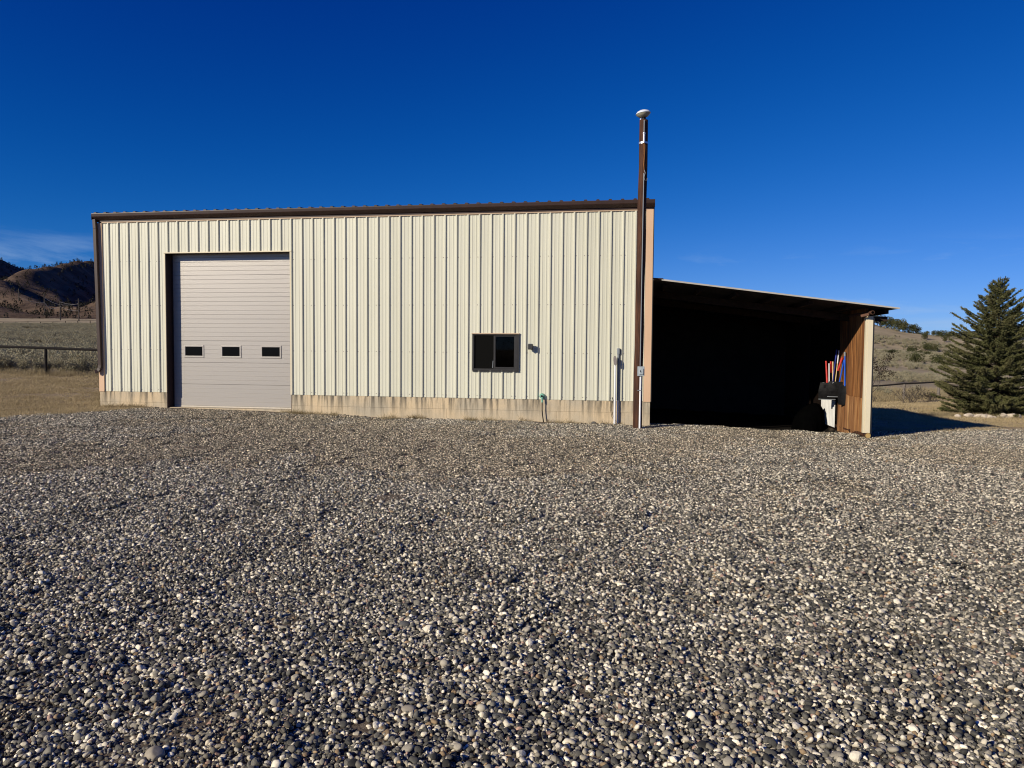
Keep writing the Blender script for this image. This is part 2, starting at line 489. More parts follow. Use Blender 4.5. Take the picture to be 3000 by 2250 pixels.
def hill_mat(name, stops, s1, s2):
    m, nt, b = base(name, 0.95, 0, 0.05)
    g = nd(nt, 'ShaderNodeNewGeometry')
    n = nd(nt, 'ShaderNodeTexNoise', i_Scale=s1, i_Detail=9.0, i_Roughness=0.7)
    nt.links.new(g.outputs['Position'], n.inputs['Vector'])
    r = nd(nt, 'ShaderNodeValToRGB')
    e = r.color_ramp.elements
    while len(e) < len(stops):
        e.new(0.5)
    for el_, (p, c) in zip(e, stops):
        el_.position = p
        el_.color = c4(c)
    nt.links.new(n.outputs['Fac'], r.inputs[0])
    nt.links.new(r.outputs[0], b.inputs['Base Color'])
    bm = nd(nt, 'ShaderNodeBump')
    bm.inputs['Strength'].default_value = 0.9
    bm.inputs['Distance'].default_value = s2
    nt.links.new(n.outputs['Fac'], bm.inputs['Height'])
    nt.links.new(bm.outputs[0], b.inputs['Normal'])
    return m


M['hill'] = hill_mat('burnt_scrub_hillside', [(0.30, (0.045, 0.033, 0.026)), (0.46, (0.105, 0.072, 0.05)), (0.58, (0.165, 0.115, 0.078)), (0.75, (0.26, 0.20, 0.135))], 0.022, 6.0)
M['ridge'] = hill_mat('forested_far_ridge', [(0.30, (0.022, 0.026, 0.026)), (0.5, (0.040, 0.046, 0.044)), (0.75, (0.075, 0.075, 0.068))], 0.006, 20.0)


# ------------------------------------------------------------------ mesh helpers
class MB:
    def __init__(self):
        self.v, self.f = [], []

    def add(self, vs_, fs_):
        o = len(self.v)
        self.v.extend([tuple(map(float, p)) for p in vs_])
        self.f.extend([tuple(i + o for i in f) for f in fs_])
        return self

    def box(self, x0, x1, y0, y1, z0, z1):
        return self.add([(x0, y0, z0), (x1, y0, z0), (x1, y1, z0), (x0, y1, z0), (x0, y0, z1), (x1, y0, z1), (x1, y1, z1), (x0, y1, z1)],
                        [(0, 3, 2, 1), (4, 5, 6, 7), (0, 1, 5, 4), (1, 2, 6, 5), (2, 3, 7, 6), (3, 0, 4, 7)])

    def bar(self, a, b, w, h, up=(0, 0, 1)):
        """a rectangular bar from a to b"""
        a, b, up = np.array(a, float), np.array(b, float), np.array(up, float)
        d = (b - a) / np.linalg.norm(b - a)
        s = np.cross(d, up)
        s /= np.linalg.norm(s)
        t = np.cross(s, d)
        ps = []
        for p in (a, b):
            for i, j in ((-1, -1), (1, -1), (1, 1), (-1, 1)):
                ps.append(p + s * i * w / 2 + t * j * h / 2)
        return self.add(ps, [(3, 2, 1, 0), (4, 5, 6, 7), (0, 1, 5, 4), (1, 2, 6, 5), (2, 3, 7, 6), (3, 0, 4, 7)])

    def tube(self, pts, rad, n=10, cap=True):
        pts = [np.array(p, float) for p in pts]
        rad = [rad] * len(pts) if np.isscalar(rad) else rad
        o = len(self.v)
        ref = None
        for i, p in enumerate(pts):
            d = pts[min(i + 1, len(pts) - 1)] - pts[max(i - 1, 0)]
            d /= np.linalg.norm(d) + 1e-9
            if ref is None:
                ref = np.array([1.0, 0, 0]) if abs(d[0]) < 0.8 else np.array([0, 1.0, 0])
            s = np.cross(d, ref)
            s /= np.linalg.norm(s) + 1e-9
            t = np.cross(d, s)
            ref = np.cross(s, d)
            for k in range(n):
                a = 2 * math.pi * k / n
                self.v.append(tuple(p + (s * math.cos(a) + t * math.sin(a)) * rad[i]))
        for i in range(len(pts) - 1):
            for k in range(n):
                a, b = o + i * n + k, o + i * n + (k + 1) % n
                self.f.append((a, b, b + n, a + n))
        if cap:
            self.f.append(tuple(o + k for k in range(n))[::-1])
            self.f.append(tuple(o + (len(pts) - 1) * n + k for k in range(n)))
        return self

    def lathe(self, prof, c=(0, 0, 0), n=24, axis='z', mat=None):
        """prof: (radius, height) pairs"""
        o = len(self.v)
        for r, h in prof:
            for k in range(n):
                a = 2 * math.pi * k / n
                p = np.array([r * math.cos(a), r * math.sin(a), h])
                if axis == 'y':
                    p = np.array([p[0], -p[2], p[1]])
                if mat is not None:
                    p = mat @ p
                self.v.append(tuple(p + np.array(c)))
        for i in range(len(prof) - 1):
            for k in range(n):
                a, b = o + i * n + k, o + i * n + (k + 1) % n
                self.f.append((a, b, b + n, a + n))
        self.f.append(tuple(o + k for k in range(n))[::-1])
        self.f.append(tuple(o + (len(prof) - 1) * n + k for k in range(n)))
        return self

    def extrude(self, prof, a, b, axis='x', closed=True, caps=True):
        """prof: 2-D points; axis x: (y, z) swept from x=a to x=b; axis y: (x, z); axis z: (x, y)"""
        o = len(self.v)
        n = len(prof)
        for t in (a, b):
            for p, q in prof:
                self.v.append({'x': (t, p, q), 'y': (p, t, q), 'z': (p, q, t)}[axis])
        for k in range(n if closed else n - 1):
            self.f.append((o + k, o + (k + 1) % n, o + n + (k + 1) % n, o + n + k))
        if closed and caps:
            self.f.append(tuple(o + k for k in range(n))[::-1])
            self.f.append(tuple(o + n + k for k in range(n)))
        return self

    def build(self, name, mat, parent=None, smooth=False, bevel=0.0, **props):
        me = bpy.data.meshes.new(name)
        me.from_pydata(self.v, [], self.f)
        me.update()
        return link(name, me, mat, parent, smooth, bevel, **props)


def link(name, me, mat, parent=None, smooth=False, bevel=0.0, **props):
    o = bpy.data.objects.new(name, me)
    COL.objects.link(o)
    if mat is not None and not me.materials:
        me.materials.append(mat)
    if smooth:
        me.polygons.foreach_set('use_smooth', np.ones(len(me.polygons), dtype=bool))
        if smooth == 'auto':
            me.set_sharp_from_angle(angle=math.radians(38))
    if bevel:
        bv = o.modifiers.new('bevel', 'BEVEL')
        bv.width = bevel
        bv.segments = 2
        bv.limit_method = 'ANGLE'
    if parent is not None:
        o.parent = parent
        o.matrix_parent_inverse = parent.matrix_world.inverted()
    for k, v in props.items():
        o[k] = v
    return o


def thing(name, label, cat, loc=(0, 0, 0), group=None):
    o = bpy.data.objects.new(name, None)
    COL.objects.link(o)
    o.empty_display_size = 0.2
    o.location = tuple(map(float, loc))
    o.matrix_world = Matrix.Translation(Vector(o.location))
    o['label'] = label
    o['category'] = cat
    if group:
        o['group'] = group
    return o


def tag(o, label, cat, group=None):
    o['label'] = label
    o['category'] = cat
    if group:
        o['group'] = group
    return o


def npmesh(name, V, F, mat, attrs=None, smooth=False):
    """V (n,3), F (m,k) numpy arrays, all faces of one size"""
    me = bpy.data.meshes.new(name)
    V = np.asarray(V, dtype=np.float32)
    F = np.asarray(F, dtype=np.int32)
    k = F.shape[1]
    me.vertices.add(len(V))
    me.vertices.foreach_set('co', V.ravel())
    me.loops.add(F.size)
    me.loops.foreach_set('vertex_index', F.ravel())
    me.polygons.add(len(F))
    me.polygons.foreach_set('loop_start', np.arange(0, F.size, k, dtype=np.int32))
    if smooth:
        me.polygons.foreach_set('use_smooth', np.ones(len(F), dtype=bool))
    for an, (typ, data) in (attrs or {}).items():
        a = me.attributes.new(an, typ, 'POINT')
        a.data.foreach_set('color' if typ == 'FLOAT_COLOR' else 'value', np.asarray(data, dtype=np.float32).ravel())
    me.update(calc_edges=True)
    me.materials.append(mat)
    return me


def scatter(name, pts, rot, scl, idx, sources, tint=None, **props):
    """one object: source meshes instanced on points (geometry nodes); sources stay outside the scene"""
    n = len(pts)
    me = bpy.data.meshes.new(name)
    me.vertices.add(n)
    me.vertices.foreach_set('co', np.asarray(pts, np.float32).ravel())
    a = me.attributes.new('rot', 'FLOAT_VECTOR', 'POINT')
    a.data.foreach_set('vector', np.asarray(rot, np.float32).ravel())
    a = me.attributes.new('scl', 'FLOAT_VECTOR', 'POINT')
    s3 = np.asarray(scl, np.float32)
    if s3.ndim == 1:
        s3 = np.repeat(s3[:, None], 3, axis=1)
    a.data.foreach_set('vector', s3.ravel())
    a = me.attributes.new('idx', 'INT', 'POINT')
    a.data.foreach_set('value', np.asarray(idx, np.int32))
    a = me.attributes.new('tint', 'FLOAT_COLOR', 'POINT')
    tint = np.ones((n, 3)) if tint is None else np.asarray(tint)
    a.data.foreach_set('color', np.hstack([tint, np.ones((n, 1))]).astype(np.float32).ravel())
    me.update()
    src = bpy.data.collections.new(name + '_sources')
    for i, sm in enumerate(sources):
        src.objects.link(bpy.data.objects.new('%s_%02d' % (name, i), sm))
    o = link(name, me, None, **props)
    ng = bpy.data.node_groups.new(name, 'GeometryNodeTree')
    ng.interface.new_socket('Geometry', in_out='INPUT', socket_type='NodeSocketGeometry')
    ng.interface.new_socket('Geometry', in_out='OUTPUT', socket_type='NodeSocketGeometry')
    gi, go = ng.nodes.new('NodeGroupInput'), ng.nodes.new('NodeGroupOutput')
    ip = ng.nodes.new('GeometryNodeInstanceOnPoints')
    ci = ng.nodes.new('GeometryNodeCollectionInfo')
    ci.inputs['Collection'].default_value = src
    ci.inputs['Separate Children'].default_value = True
    ci.inputs['Reset Children'].default_value = True
    ip.inputs['Pick Instance'].default_value = True

    def attr(nm, typ):
        q = ng.nodes.new('GeometryNodeInputNamedAttribute')
        q.data_type = typ
        q.inputs['Name'].default_value = nm
        return [s for s in q.outputs if s.enabled and s.name == 'Attribute'][0]
    ng.links.new(gi.outputs[0], ip.inputs['Points'])
    ng.links.new(ci.outputs[0], ip.inputs['Instance'])
    ng.links.new(attr('idx', 'INT'), ip.inputs['Instance Index'])
    e2r = ng.nodes.new('FunctionNodeEulerToRotation')
    ng.links.new(attr('rot', 'FLOAT_VECTOR'), e2r.inputs[0])
    ng.links.new(e2r.outputs[0], ip.inputs['Rotation'])
    ng.links.new(attr('scl', 'FLOAT_VECTOR'), ip.inputs['Scale'])
    ng.links.new(ip.outputs[0], go.inputs[0])
    md = o.modifiers.new('scatter', 'NODES')
    md.node_group = ng
    return o


def smooth(a, lo, hi):
    t = np.clip((a - lo) / (hi - lo), 0, 1)
    return t * t * (3 - 2 * t)


# ------------------------------------------------------------------ the lie of the land
CTRL = np.array([
    (0.2, 0, 0.10), (2.1, 0, 0.09), (5.8, 0, 0.035), (8.2, 0, -0.028), (10.75, 0, -0.04), (13.2, 0, -0.055), (15.1, 0, -0.075),
    (17.5, 0, -0.13), (20.5, 0, -0.235), (15, -18.6, 0.20), (15, -10, 0.07), (5, -10, 0.14), (25, -8, -0.08), (2, -4, 0.13),
    (22, -4, -0.2), (30, -3, -0.3), (25.6, 5, -0.40), (28.5, 12.4, -0.67), (29.4, 14.1, -0.66), (33.1, 35, -1.42), (30.9, 34.6, -1.6),
    (27.7, 24, -1.03), (45, 40, -1.6), (-11.1, 10.4, 0.50), (-20, -5, 0.45), (-8, 2, 0.30), (-30, 25, 1.0), (8, 12, 0.0), (18, 12, -0.4),
    (61, 111, -0.5), (92, 197, 2.2), tuple(at(2560, 952, 250)), tuple(at(2640, 972, 245)), tuple(at(2700, 981, 240)), tuple(at(2800, 993, 243)), tuple(at(2900, 1002, 250)), tuple(at(3000, 1006, 254)), tuple(at(2450, 930, 255)), (130, 420, -14), (230, 520, -20), (60, 400, 0), (0, 250, 12),
    (-70, 75, 2.4), (-140, 150, 5.6), (-238, 244, 9.8), (-315, 353, 16.5), (-417, 478, 22.0), (-519, 604, 27.5), (-300, 420, 20), (-100, 400, 20),
    (40, -40, 0.2), (-40, -40, 0.6), (0, -120, 0), (-400, -100, 5), (500, 0, -10), (-1500, 1500, 60), (-1400, 300, 30), (2500, -2500, 0), (-2500, -2500, 0),
    (3000, 3000, -40), (-4000, 4500, 100), (0, 5000, 0), (5000, 5500, -40)], float)


def _phi(d2):
    return np.sqrt(d2 + 25.0)


_A = _phi(((CTRL[:, None, :2] - CTRL[None, :, :2]) ** 2).sum(2))
_n = len(CTRL)
_A = np.block([[_A, np.ones((_n, 1))], [np.ones((1, _n)), np.zeros((1, 1))]])
_w = np.linalg.solve(_A, np.append(CTRL[:, 2], 0))


def H(X, Y):
    X, Y = np.asarray(X, float), np.asarray(Y, float)
    z = np.full(X.shape, _w[-1])
    for i in range(_n):
        z = z + _w[i] * _phi((X - CTRL[i, 0]) ** 2 + (Y - CTRL[i, 1]) ** 2)
    # wheel ruts and small mounds of loose gravel
    near = np.exp(-(((X - 14) / 22) ** 2 + ((Y + 9) / 13) ** 2))
    z = z + near * (0.016 * np.sin(1.9 * X + 0.7 * Y + 1.0) * np.sin(1.3 * Y - 0.6 * X) + 0.013 * np.sin(4.1 * X - 2.7 * Y) * np.sin(3.3 * Y + 1.7 * X)
                    + 0.010 * np.sin(7.3 * X + 3.1 * Y + 2) * np.sin(6.1 * Y - 4.2 * X))
    far = smooth(np.hypot(X - 15, Y + 18), 45, 120)
    z = z + far * (0.35 * np.sin(X / 9.0 + 1.3 * np.sin(Y / 17.0)) * np.sin(Y / 11.0) + 0.12 * np.sin(X / 3.1 + Y / 4.3))
    # floor of the open shed lies lower than the gravel berm across its mouth
    ins = smooth(X, 15.2, 15.6) * (1 - smooth(X, 20.3, 20.55)) * smooth(Y, 0.35, 1.3) * (1 - smooth(Y, 9.4, 9.9))
    return z - 0.17 * ins


def line_side(X, Y, pts):
    """x of a polyline given as (y, x) knots, so x < f(y) is to the left"""
    p = np.array(pts, float)
    return np.interp(Y, p[:, 0], p[:, 1])


def lawn_mask(X, Y):
    left = X < line_side(X, Y, [(-40, -14), (-12, -4.0), (-4.2, 0.8), (-2.7, 1.25), (-0.9, 1.55), (0.4, 1.9), (40, 3)])
    right = (Y > np.interp(X, [20.4, 20.6, 22.5, 26, 40, 90], [-0.4, 0.45, 2.1, 4.35, 9, 20])) & (X > 20.55)
    back = (Y > 0.8) & ((X < 15.3))
    return left | right | back


def wild_mask(X, Y):
    lf = Y > 10.6 + 0.165 * (X + 11.1)
    rf = Y > 36.0 + 0.16 * (X - 33.0)
    return np.where(X < 10, lf, rf)


def sheet():
    nr, na = 430, 420
    c = np.array([12.0, -6.0])
    r = np.concatenate([[0.0], 0.14 * np.exp(np.linspace(0, math.log(7500 / 0.14), nr - 1))])
    a = np.linspace(0, 2 * math.pi, na, endpoint=False)
    R, A = np.meshgrid(r, a, indexing='ij')
    X, Y = c[0] + R * np.cos(A), c[1] + R * np.sin(A)
    Z = H(X, Y)
    V = np.stack([X, Y, Z], 2).reshape(-1, 3)
    i, k = np.meshgrid(np.arange(nr - 1), np.arange(na), indexing='ij')
    F = np.stack([i * na + k, (i + 1) * na + k, (i + 1) * na + (k + 1) % na, i * na + (k + 1) % na], 2).reshape(-1, 4)
    Xf, Yf = V[:, 0], V[:, 1]
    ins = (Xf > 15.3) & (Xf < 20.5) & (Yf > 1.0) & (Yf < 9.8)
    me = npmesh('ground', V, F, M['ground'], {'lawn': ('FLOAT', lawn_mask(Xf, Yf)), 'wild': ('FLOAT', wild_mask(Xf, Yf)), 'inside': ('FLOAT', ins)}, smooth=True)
    return link('ground', me, None, kind='structure')


GROUND = sheet()


# ------------------------------------------------------------------ hills
def heightgrid(name, origin, fwd, s_rng, t_rng, ns, nt_, fn, mat):
    f = np.array(fwd) / np.linalg.norm(fwd)
    rr = np.array([f[1], -f[0]])
    s, t = np.meshgrid(np.linspace(*s_rng, ns), np.linspace(*t_rng, nt_), indexing='ij')
    X = origin[0] + rr[0] * s + f[0] * t
    Y = origin[1] + rr[1] * s + f[1] * t
    Z = fn(s, t, X, Y)
    V = np.stack([X, Y, Z], 2).reshape(-1, 3)
    i, k = np.meshgrid(np.arange(ns - 1), np.arange(nt_ - 1), indexing='ij')
    F = np.stack([i * nt_ + k, (i + 1) * nt_ + k, (i + 1) * nt_ + k + 1, i * nt_ + k + 1], 2).reshape(-1, 4)
    link(name, npmesh(name, V, F, mat, smooth=True), None, kind='structure')
    return X, Y, Z


def fbm(x, y, seed=0, octv=5):
    z = np.zeros_like(x)
    r_ = np.random.default_rng(seed)
    amp = 1.0
    for o in range(octv):
        for k in range(3):
            th, ph = r_.uniform(0, 6.28), r_.uniform(0, 6.28)
            q = 2.0 ** o * r_.uniform(0.8, 1.25)
            z += amp / 3 * np.sin((x * math.cos(th) + y * math.sin(th)) * q + ph + 1.2 * np.sin((x * math.sin(th) - y * math.cos(th)) * q * 0.7 + ph * 2))
        amp *= 0.52
    return z


LDIR = at(150, 1000, 1.0) - CAM
LDIR = np.array([LDIR[0], LDIR[1]]) / np.hypot(LDIR[0], LDIR[1])


def tri(x):
    return 1 - np.abs((x % 1.0) * 2 - 1)


def hill_fn(s, t, X, Y):
    u = np.clip((t - 640) / 1500, 0, 1)
    crest = 146 + 8 * np.sin(s / 170.0 + 2.6) + 0.05 * s
    rise = crest * smooth(u, 0.0, 1.0) ** 0.9
    # spurs coming down from the crest towards the lower left
    ph = (s - (t - 1500) * 0.20 + 20 * fbm(s / 200.0, t / 200.0, 3, 3)) / 190.0 + 0.10
    a = 0.5 + 0.5 * np.sin(2 * np.pi * ph) * (1 - 0.25 * np.cos(4 * np.pi * ph))
    spur = 40 * (a - 0.5) * smooth(u, 0.05, 0.45) * (1 - 0.8 * smooth(u, 0.75, 1.0))
    ph2 = (s + (t - 900) * 0.35 + 30 + 14 * fbm(s / 110.0, t / 110.0, 5, 3)) / 85.0
    knob = 9 * (0.5 + 0.5 * np.sin(2 * np.pi * ph2)) * smooth(u, 0.0, 0.10) * (1 - smooth(u, 0.22, 0.5))
    rough = 3.2 * fbm(s / 55.0, t / 55.0, 9, 4) * smooth(u, 0.0, 0.1)
    back = -0.25 * np.clip(t - 2150, 0, None)
    return 24 + rise + spur + knob + rough + back - 12 * (1 - smooth(u, 0, 0.03))


HX, HY, HZ = heightgrid('hill', CAM[:2], LDIR, (-520, 620), (600, 2500), 300, 330, hill_fn, M['hill'])

RDIR = at(2850, 1000, 1.0) - CAM
RDIR = np.array([RDIR[0], RDIR[1]]) / np.hypot(RDIR[0], RDIR[1])
heightgrid('far_ridge', CAM[:2], RDIR, (-1500, 2200), (3300, 5600), 160, 60,
           lambda s, t, X, Y: -40 + (150 + 22 * np.sin(s / 310.0 + 0.6) + 12 * np.sin(s / 120.0)) * smooth(t, 3300, 4700) + 8 * fbm(s / 200.0, t / 200.0, 4, 4) - 0.1 * np.clip(t - 4800, 0, None), M['ridge'])


# ------------------------------------------------------------------ steel building
X0, X1, DEPTH = 0.0, 15.40, 12.2
ZP, ZT = 0.531, 5.265                         # bottom and top of the wall sheets
RIB0, FT = 0.352, 0.3048
DOOR = (2.115, 5.805, 0.10, 4.385)
WIN = (10.865, 12.045, 1.25, 2.195)
BLD = thing('steel_building', 'long cream ribbed steel workshop building with brown gutter and big roller door', 'building', (7.7, 6.0, 0.0))


def rib_profile(x0, x1, ribs):
    """(x, protrusion) outline of the ribbed sheet between x0 and x1"""
    p = []
    for c in ribs:
        for dx, d in ((-0.034, 0), (-0.016, 0.038), (0.016, 0.038), (0.034, 0)):
            p.append((c + dx, d))
        for m in (c + FT / 3, c + 2 * FT / 3):
            for dx, d in ((-0.018, 0), (-0.010, 0.0065), (0.012, 0.0065), (0.017, 0)):
                p.append((m + dx, d))
    p.sort()
    xs, ds = np.array([q[0] for q in p]), np.array([q[1] for q in p])
    keep = [(x, d) for x, d in p if x0 < x < x1]
    return [(x0, float(np.interp(x0, xs, ds)))] + keep + [(x1, float(np.interp(x1, xs, ds)))], xs, ds


def panel(x0, x1, ribs, holes, put):
    prof, xs, ds = rib_profile(x0, x1, ribs)
    cuts = sorted(set([q for h in holes for q in h[:2] if x0 < q < x1]))
    pts = sorted(prof + [(c, float(np.interp(c, xs, ds))) for c in cuts])
    mb = MB()
    for (xa, da), (xb, db) in zip(pts[:-1], pts[1:]):
        if xb - xa < 1e-6:
            continue
        xm = (xa + xb) / 2
        spans = [(ZP, ZT)]
        for h in holes:
            if h[0] < xm < h[1]:
                spans = [(a, b) for z0, z1 in spans for a, b in ((z0, min(z1, h[2])), (max(z0, h[3]), z1)) if b - a > 0.001]
        for z0, z1 in spans:
            mb.add([put(xa, da, z0), put(xb, db, z0), put(xb, db, z1), put(xa, da, z1)], [(0, 1, 2, 3)])
    return mb


ribs_all = [RIB0 + FT * i for i in range(-2, 52)]
joints = [0.16] + [RIB0 + FT * (2 + 3 * k) - 0.035 for k in range(16)] + [15.23]
for a, b in zip(joints[:-1], joints[1:]):
    panel(a, b, ribs_all, [DOOR, WIN], lambda x, d, z: (x, -d, z)).build('wall_panel', M['panel'], BLD)
sj = [0.16 + 0.9144 * k for k in range(14)]
for a, b in zip(sj[:-1], sj[1:]):
    panel(a, b, [0.3 + FT * i for i in range(-1, 44)], [], lambda y, d, z: (X1 - 0.01 + d, y, z)).build('wall_panel', M['panel'], BLD)

core = MB()
for xa, xb, za, zb in ((0.03, DOOR[0] - 0.003, ZP, 5.3), (DOOR[0] - 0.003, DOOR[1] + 0.003, DOOR[3] + 0.003, 5.3), (DOOR[1] + 0.003, WIN[0] - 0.004, ZP, 5.3),
                       (WIN[0] - 0.004, WIN[1] + 0.004, ZP, WIN[2] - 0.004), (WIN[0] - 0.004, WIN[1] + 0.004, WIN[3] + 0.004, 5.3), (WIN[1] + 0.004, X1 - 0.03, ZP, 5.3)):
    core.box(xa, xb, 0.006, 0.10, za, zb)
core.box(0.03, 0.10, 0.102, DEPTH, ZP, 5.3)
core.box(X1 - 0.10, X1 - 0.03, 0.102, DEPTH, ZP, 5.3)
core.box(0.102, X1 - 0.102, DEPTH - 0.1, DEPTH, ZP, 5.3)
core.box(0.102, X1 - 0.102, 0.42, DEPTH - 0.102, 0.06, 0.09)
core.build('wall_core', M['dark_core'], BLD)

# formed concrete stem wall: two courses of form-board panels, each its own piece, on a backing
fb = MB()
fb.box(0.02, DOOR[0] - 0.02, 0.014, 0.24, -0.6, ZP - 0.004)
fb.box(DOOR[1] + 0.02, X1 - 0.02, 0.014, 0.24, -0.6, ZP - 0.004)
fb.box(0.02, 0.24, 0.242, DEPTH, -0.6, ZP - 0.004)
fb.box(X1 - 0.24, X1 - 0.02, 0.242, DEPTH, -0.6, ZP - 0.004)
fb.box(0.242, X1 - 0.242, DEPTH - 0.22, DEPTH, -0.6, ZP - 0.004)
foundation = fb.build('foundation', M['concrete'], BLD)


def forms(xa, xb, za, zb, off):
    x = xa
    k = 0
    while x < xb - 0.01:
        w_ = 0.58 + rng.uniform(-0.012, 0.012)
        if k == 0:
            w_ = off
        xe = x + w_ if xb - (x + w_) > 0.2 else xb
        d = rng.uniform(-0.002, 0.002)
        MB().box(x + 0.0012, xe - 0.0012, -0.014 + d, 0.012, za + 0.0015, zb - 0.0015).build('concrete_panel', M['concrete'], foundation, bevel=0.002)
        x = xe
        k += 1


for xa, xb in ((0.0, DOOR[0] - 0.02), (DOOR[1] + 0.02, X1)):
    forms(xa, xb, 0.235, ZP - 0.003, 0.46)
    forms(xa, xb, -0.45, 0.235, 0.30)

# trim
t = MB()
t.extrude([(0.0, -0.036), (0.155, -0.036), (0.155, -0.002), (0.0, -0.002)], ZP - 0.01, ZT, 'z')
t.box(-0.006, -0.001, -0.036, 0.20, ZP - 0.01, ZT)
t.build('corner_trim', M['peach'], BLD)
t = MB()
t.extrude([(15.235, -0.038), (X1 + 0.008, -0.038), (X1 + 0.008, -0.002), (15.235, -0.002)], ZP - 0.01, 5.292, 'z')
t.build('corner_trim', M['peach'], BLD)
MB().box(X1 + 0.0085, X1 + 0.030, -0.034, 0.16, ZP - 0.01, 5.292).build('corner_return_shade', M['bronze'], BLD)  # dark strip paints the shade on the trim's wrapped side
MB().box(0.16, 15.23, -0.0345, -0.001, ZT + 0.001, 5.292).build('eave_trim', M['tan_edge'], BLD)
MB().box(0.0, X1 + 0.006, -0.0355, -0.001, 5.293, 5.372).build('eave_fascia', M['brown_steel'], BLD)
g_ = MB()
gp = [(-0.155, 5.515), (-0.158, 5.500), (-0.150, 5.435), (-0.157, 5.428), (-0.140, 5.405), (-0.070, 5.345), (-0.036, 5.340), (-0.036, 5.515), (-0.044, 5.515), (-0.044, 5.352), (-0.070, 5.356), (-0.132, 5.41), (-0.147, 5.50), (-0.147, 5.515)]
g_.extrude(gp, -0.06, X1 + 0.035, 'x')
g_.box(-0.064, -0.0601, -0.157, -0.036, 5.342, 5.514)
g_.box(X1 + 0.0351, X1 + 0.039, -0.157, -0.036, 5.342, 5.514)
g_.build('gutter', M['brown_steel'], BLD)
ds = MB()
for pts in ([(-0.005, -0.10, 5.36), (0.01, -0.10, 5.10), (0.085, -0.088, 1.25)], [(0.085, -0.088, 1.27), (0.078, -0.095, 1.18), (0.03, -0.115, 1.10), (-0.035, -0.15, 1.075)]):
    for p, q in zip(pts[:-1], pts[1:]):
        ds.bar(p, q, 0.095, 0.075, up=(0, 1, 0))
ds.build('downspout', M['brown_steel'], BLD, bevel=0.006)
# roof: two low slopes of ribbed steel
rf = MB()
for sgn, ya, yb in ((1, -0.06, DEPTH / 2), (-1, DEPTH / 2, DEPTH + 0.08)):
    za, zb = (5.52, 5.52 + 0.5) if sgn > 0 else (6.02, 5.52)
    rf.add([(-0.03, ya, za), (X1 + 0.03, ya, za), (X1 + 0.03, yb, zb), (-0.03, yb, zb)], [(0, 1, 2, 3)])
    rf.add([(-0.03, ya, za - 0.05), (X1 + 0.03, ya, za - 0.05), (X1 + 0.03, yb, zb - 0.05), (-0.03, yb, zb - 0.05)], [(3, 2, 1, 0)])
    x = 0.02
    while x < X1:
        rf.add([(x - 0.05, ya - 0.05, za), (x - 0.03, ya - 0.05, za + 0.035), (x + 0.03, ya - 0.05, za + 0.035), (x + 0.05, ya - 0.05, za),
                (x - 0.05, yb, zb), (x - 0.03, yb, zb + 0.035), (x + 0.03, yb, zb + 0.035), (x + 0.05, yb, zb)],
               [(0, 1, 5, 4), (1, 2, 6, 5), (2, 3, 7, 6), (3, 2, 1, 0), (4, 5, 6, 7)])
        x += FT
rf.build('roof', M['brown_steel'], BLD)
for xa, xb in ((-0.034, 0.02), (X1 - 0.02, X1 + 0.034)):
    rk = MB()
    rk.add([(xa, 0.0, 5.30), (xb, 0.0, 5.30), (xb, 0.0, 5.466), (xa, 0.0, 5.466), (xa, 6.1, 5.80), (xb, 6.1, 5.80), (xb, 6.1, 5.966), (xa, 6.1, 5.966)],
           [(0, 1, 2, 3), (0, 3, 7, 4), (1, 5, 6, 2), (3, 2, 6, 7), (0, 4, 5, 1)])
    rk.add([(xa, DEPTH, 5.30), (xb, DEPTH, 5.30), (xb, DEPTH, 5.466), (xa, DEPTH, 5.466), (xa, 6.1, 5.80), (xb, 6.1, 5.80), (xb, 6.1, 5.966), (xa, 6.1, 5.966)],
           [(3, 2, 1, 0), (4, 7, 3, 0), (2, 6, 5, 1), (7, 6, 2, 3), (1, 5, 4, 0)])
    rk.build('rake_trim', M['brown_steel'], BLD)

# screws down the sheets
scw = MB()
for i in range(0, 49):
    c = RIB0 + FT * i
    for z in (0.60, 1.72, 2.95, 4.18):
        for dx in ((0.05, -0.05) if (i - 2) % 3 == 0 else (0.05,)):
            x = c + dx
            if (DOOR[0] - 0.03 < x < DOOR[1] + 0.03 and z < DOOR[3]) or (WIN[0] - 0.03 < x < WIN[1] + 0.03 and WIN[2] - .03 < z < WIN[3] + .03) or not 0.17 < x < 15.2:
                continue
            scw.lathe([(0.012, 0.0), (0.010, 0.006)], (x, 0, z), 6, 'y')
scw.build('screws', M['taupe_cover'], BLD, kind='stuff')

# roller door: seven sections, each with five embossed strips
DY = 0.265
door = MB().box(DOOR[0] - 0.05, DOOR[1] + 0.05, DY + 0.012, DY + 0.045, DOOR[2] + 0.06, DOOR[3] + 0.12).build('garage_door', M['door'], BLD)
SH = 0.6095
for k in range(7):
    z0 = DOOR[2] + 0.055 + k * SH
    prof = [(DY + 0.010, z0 + 0.002)]
    for j in range(5):
        a, b = z0 + j * SH / 5, z0 + (j + 1) * SH / 5
        g0 = 0.004 if j else 0.003
        prof += [(DY + (0.006 if j else 0.010), a + 0.0005), (DY, a + 0.003), (DY, b - (0.010 if j < 4 else 0.008)), (DY + (0.006 if j < 4 else 0.010), b - (0.0005 if j < 4 else 0.003))]
    prof.append((DY + 0.010, z0 + SH - 0.002))
    MB().extrude(prof, DOOR[0] - 0.045, DOOR[1] + 0.045, 'x').build('door_section', M['door'], door)
zw = DOOR[2] + 0.055 + 2 * SH + 0.31
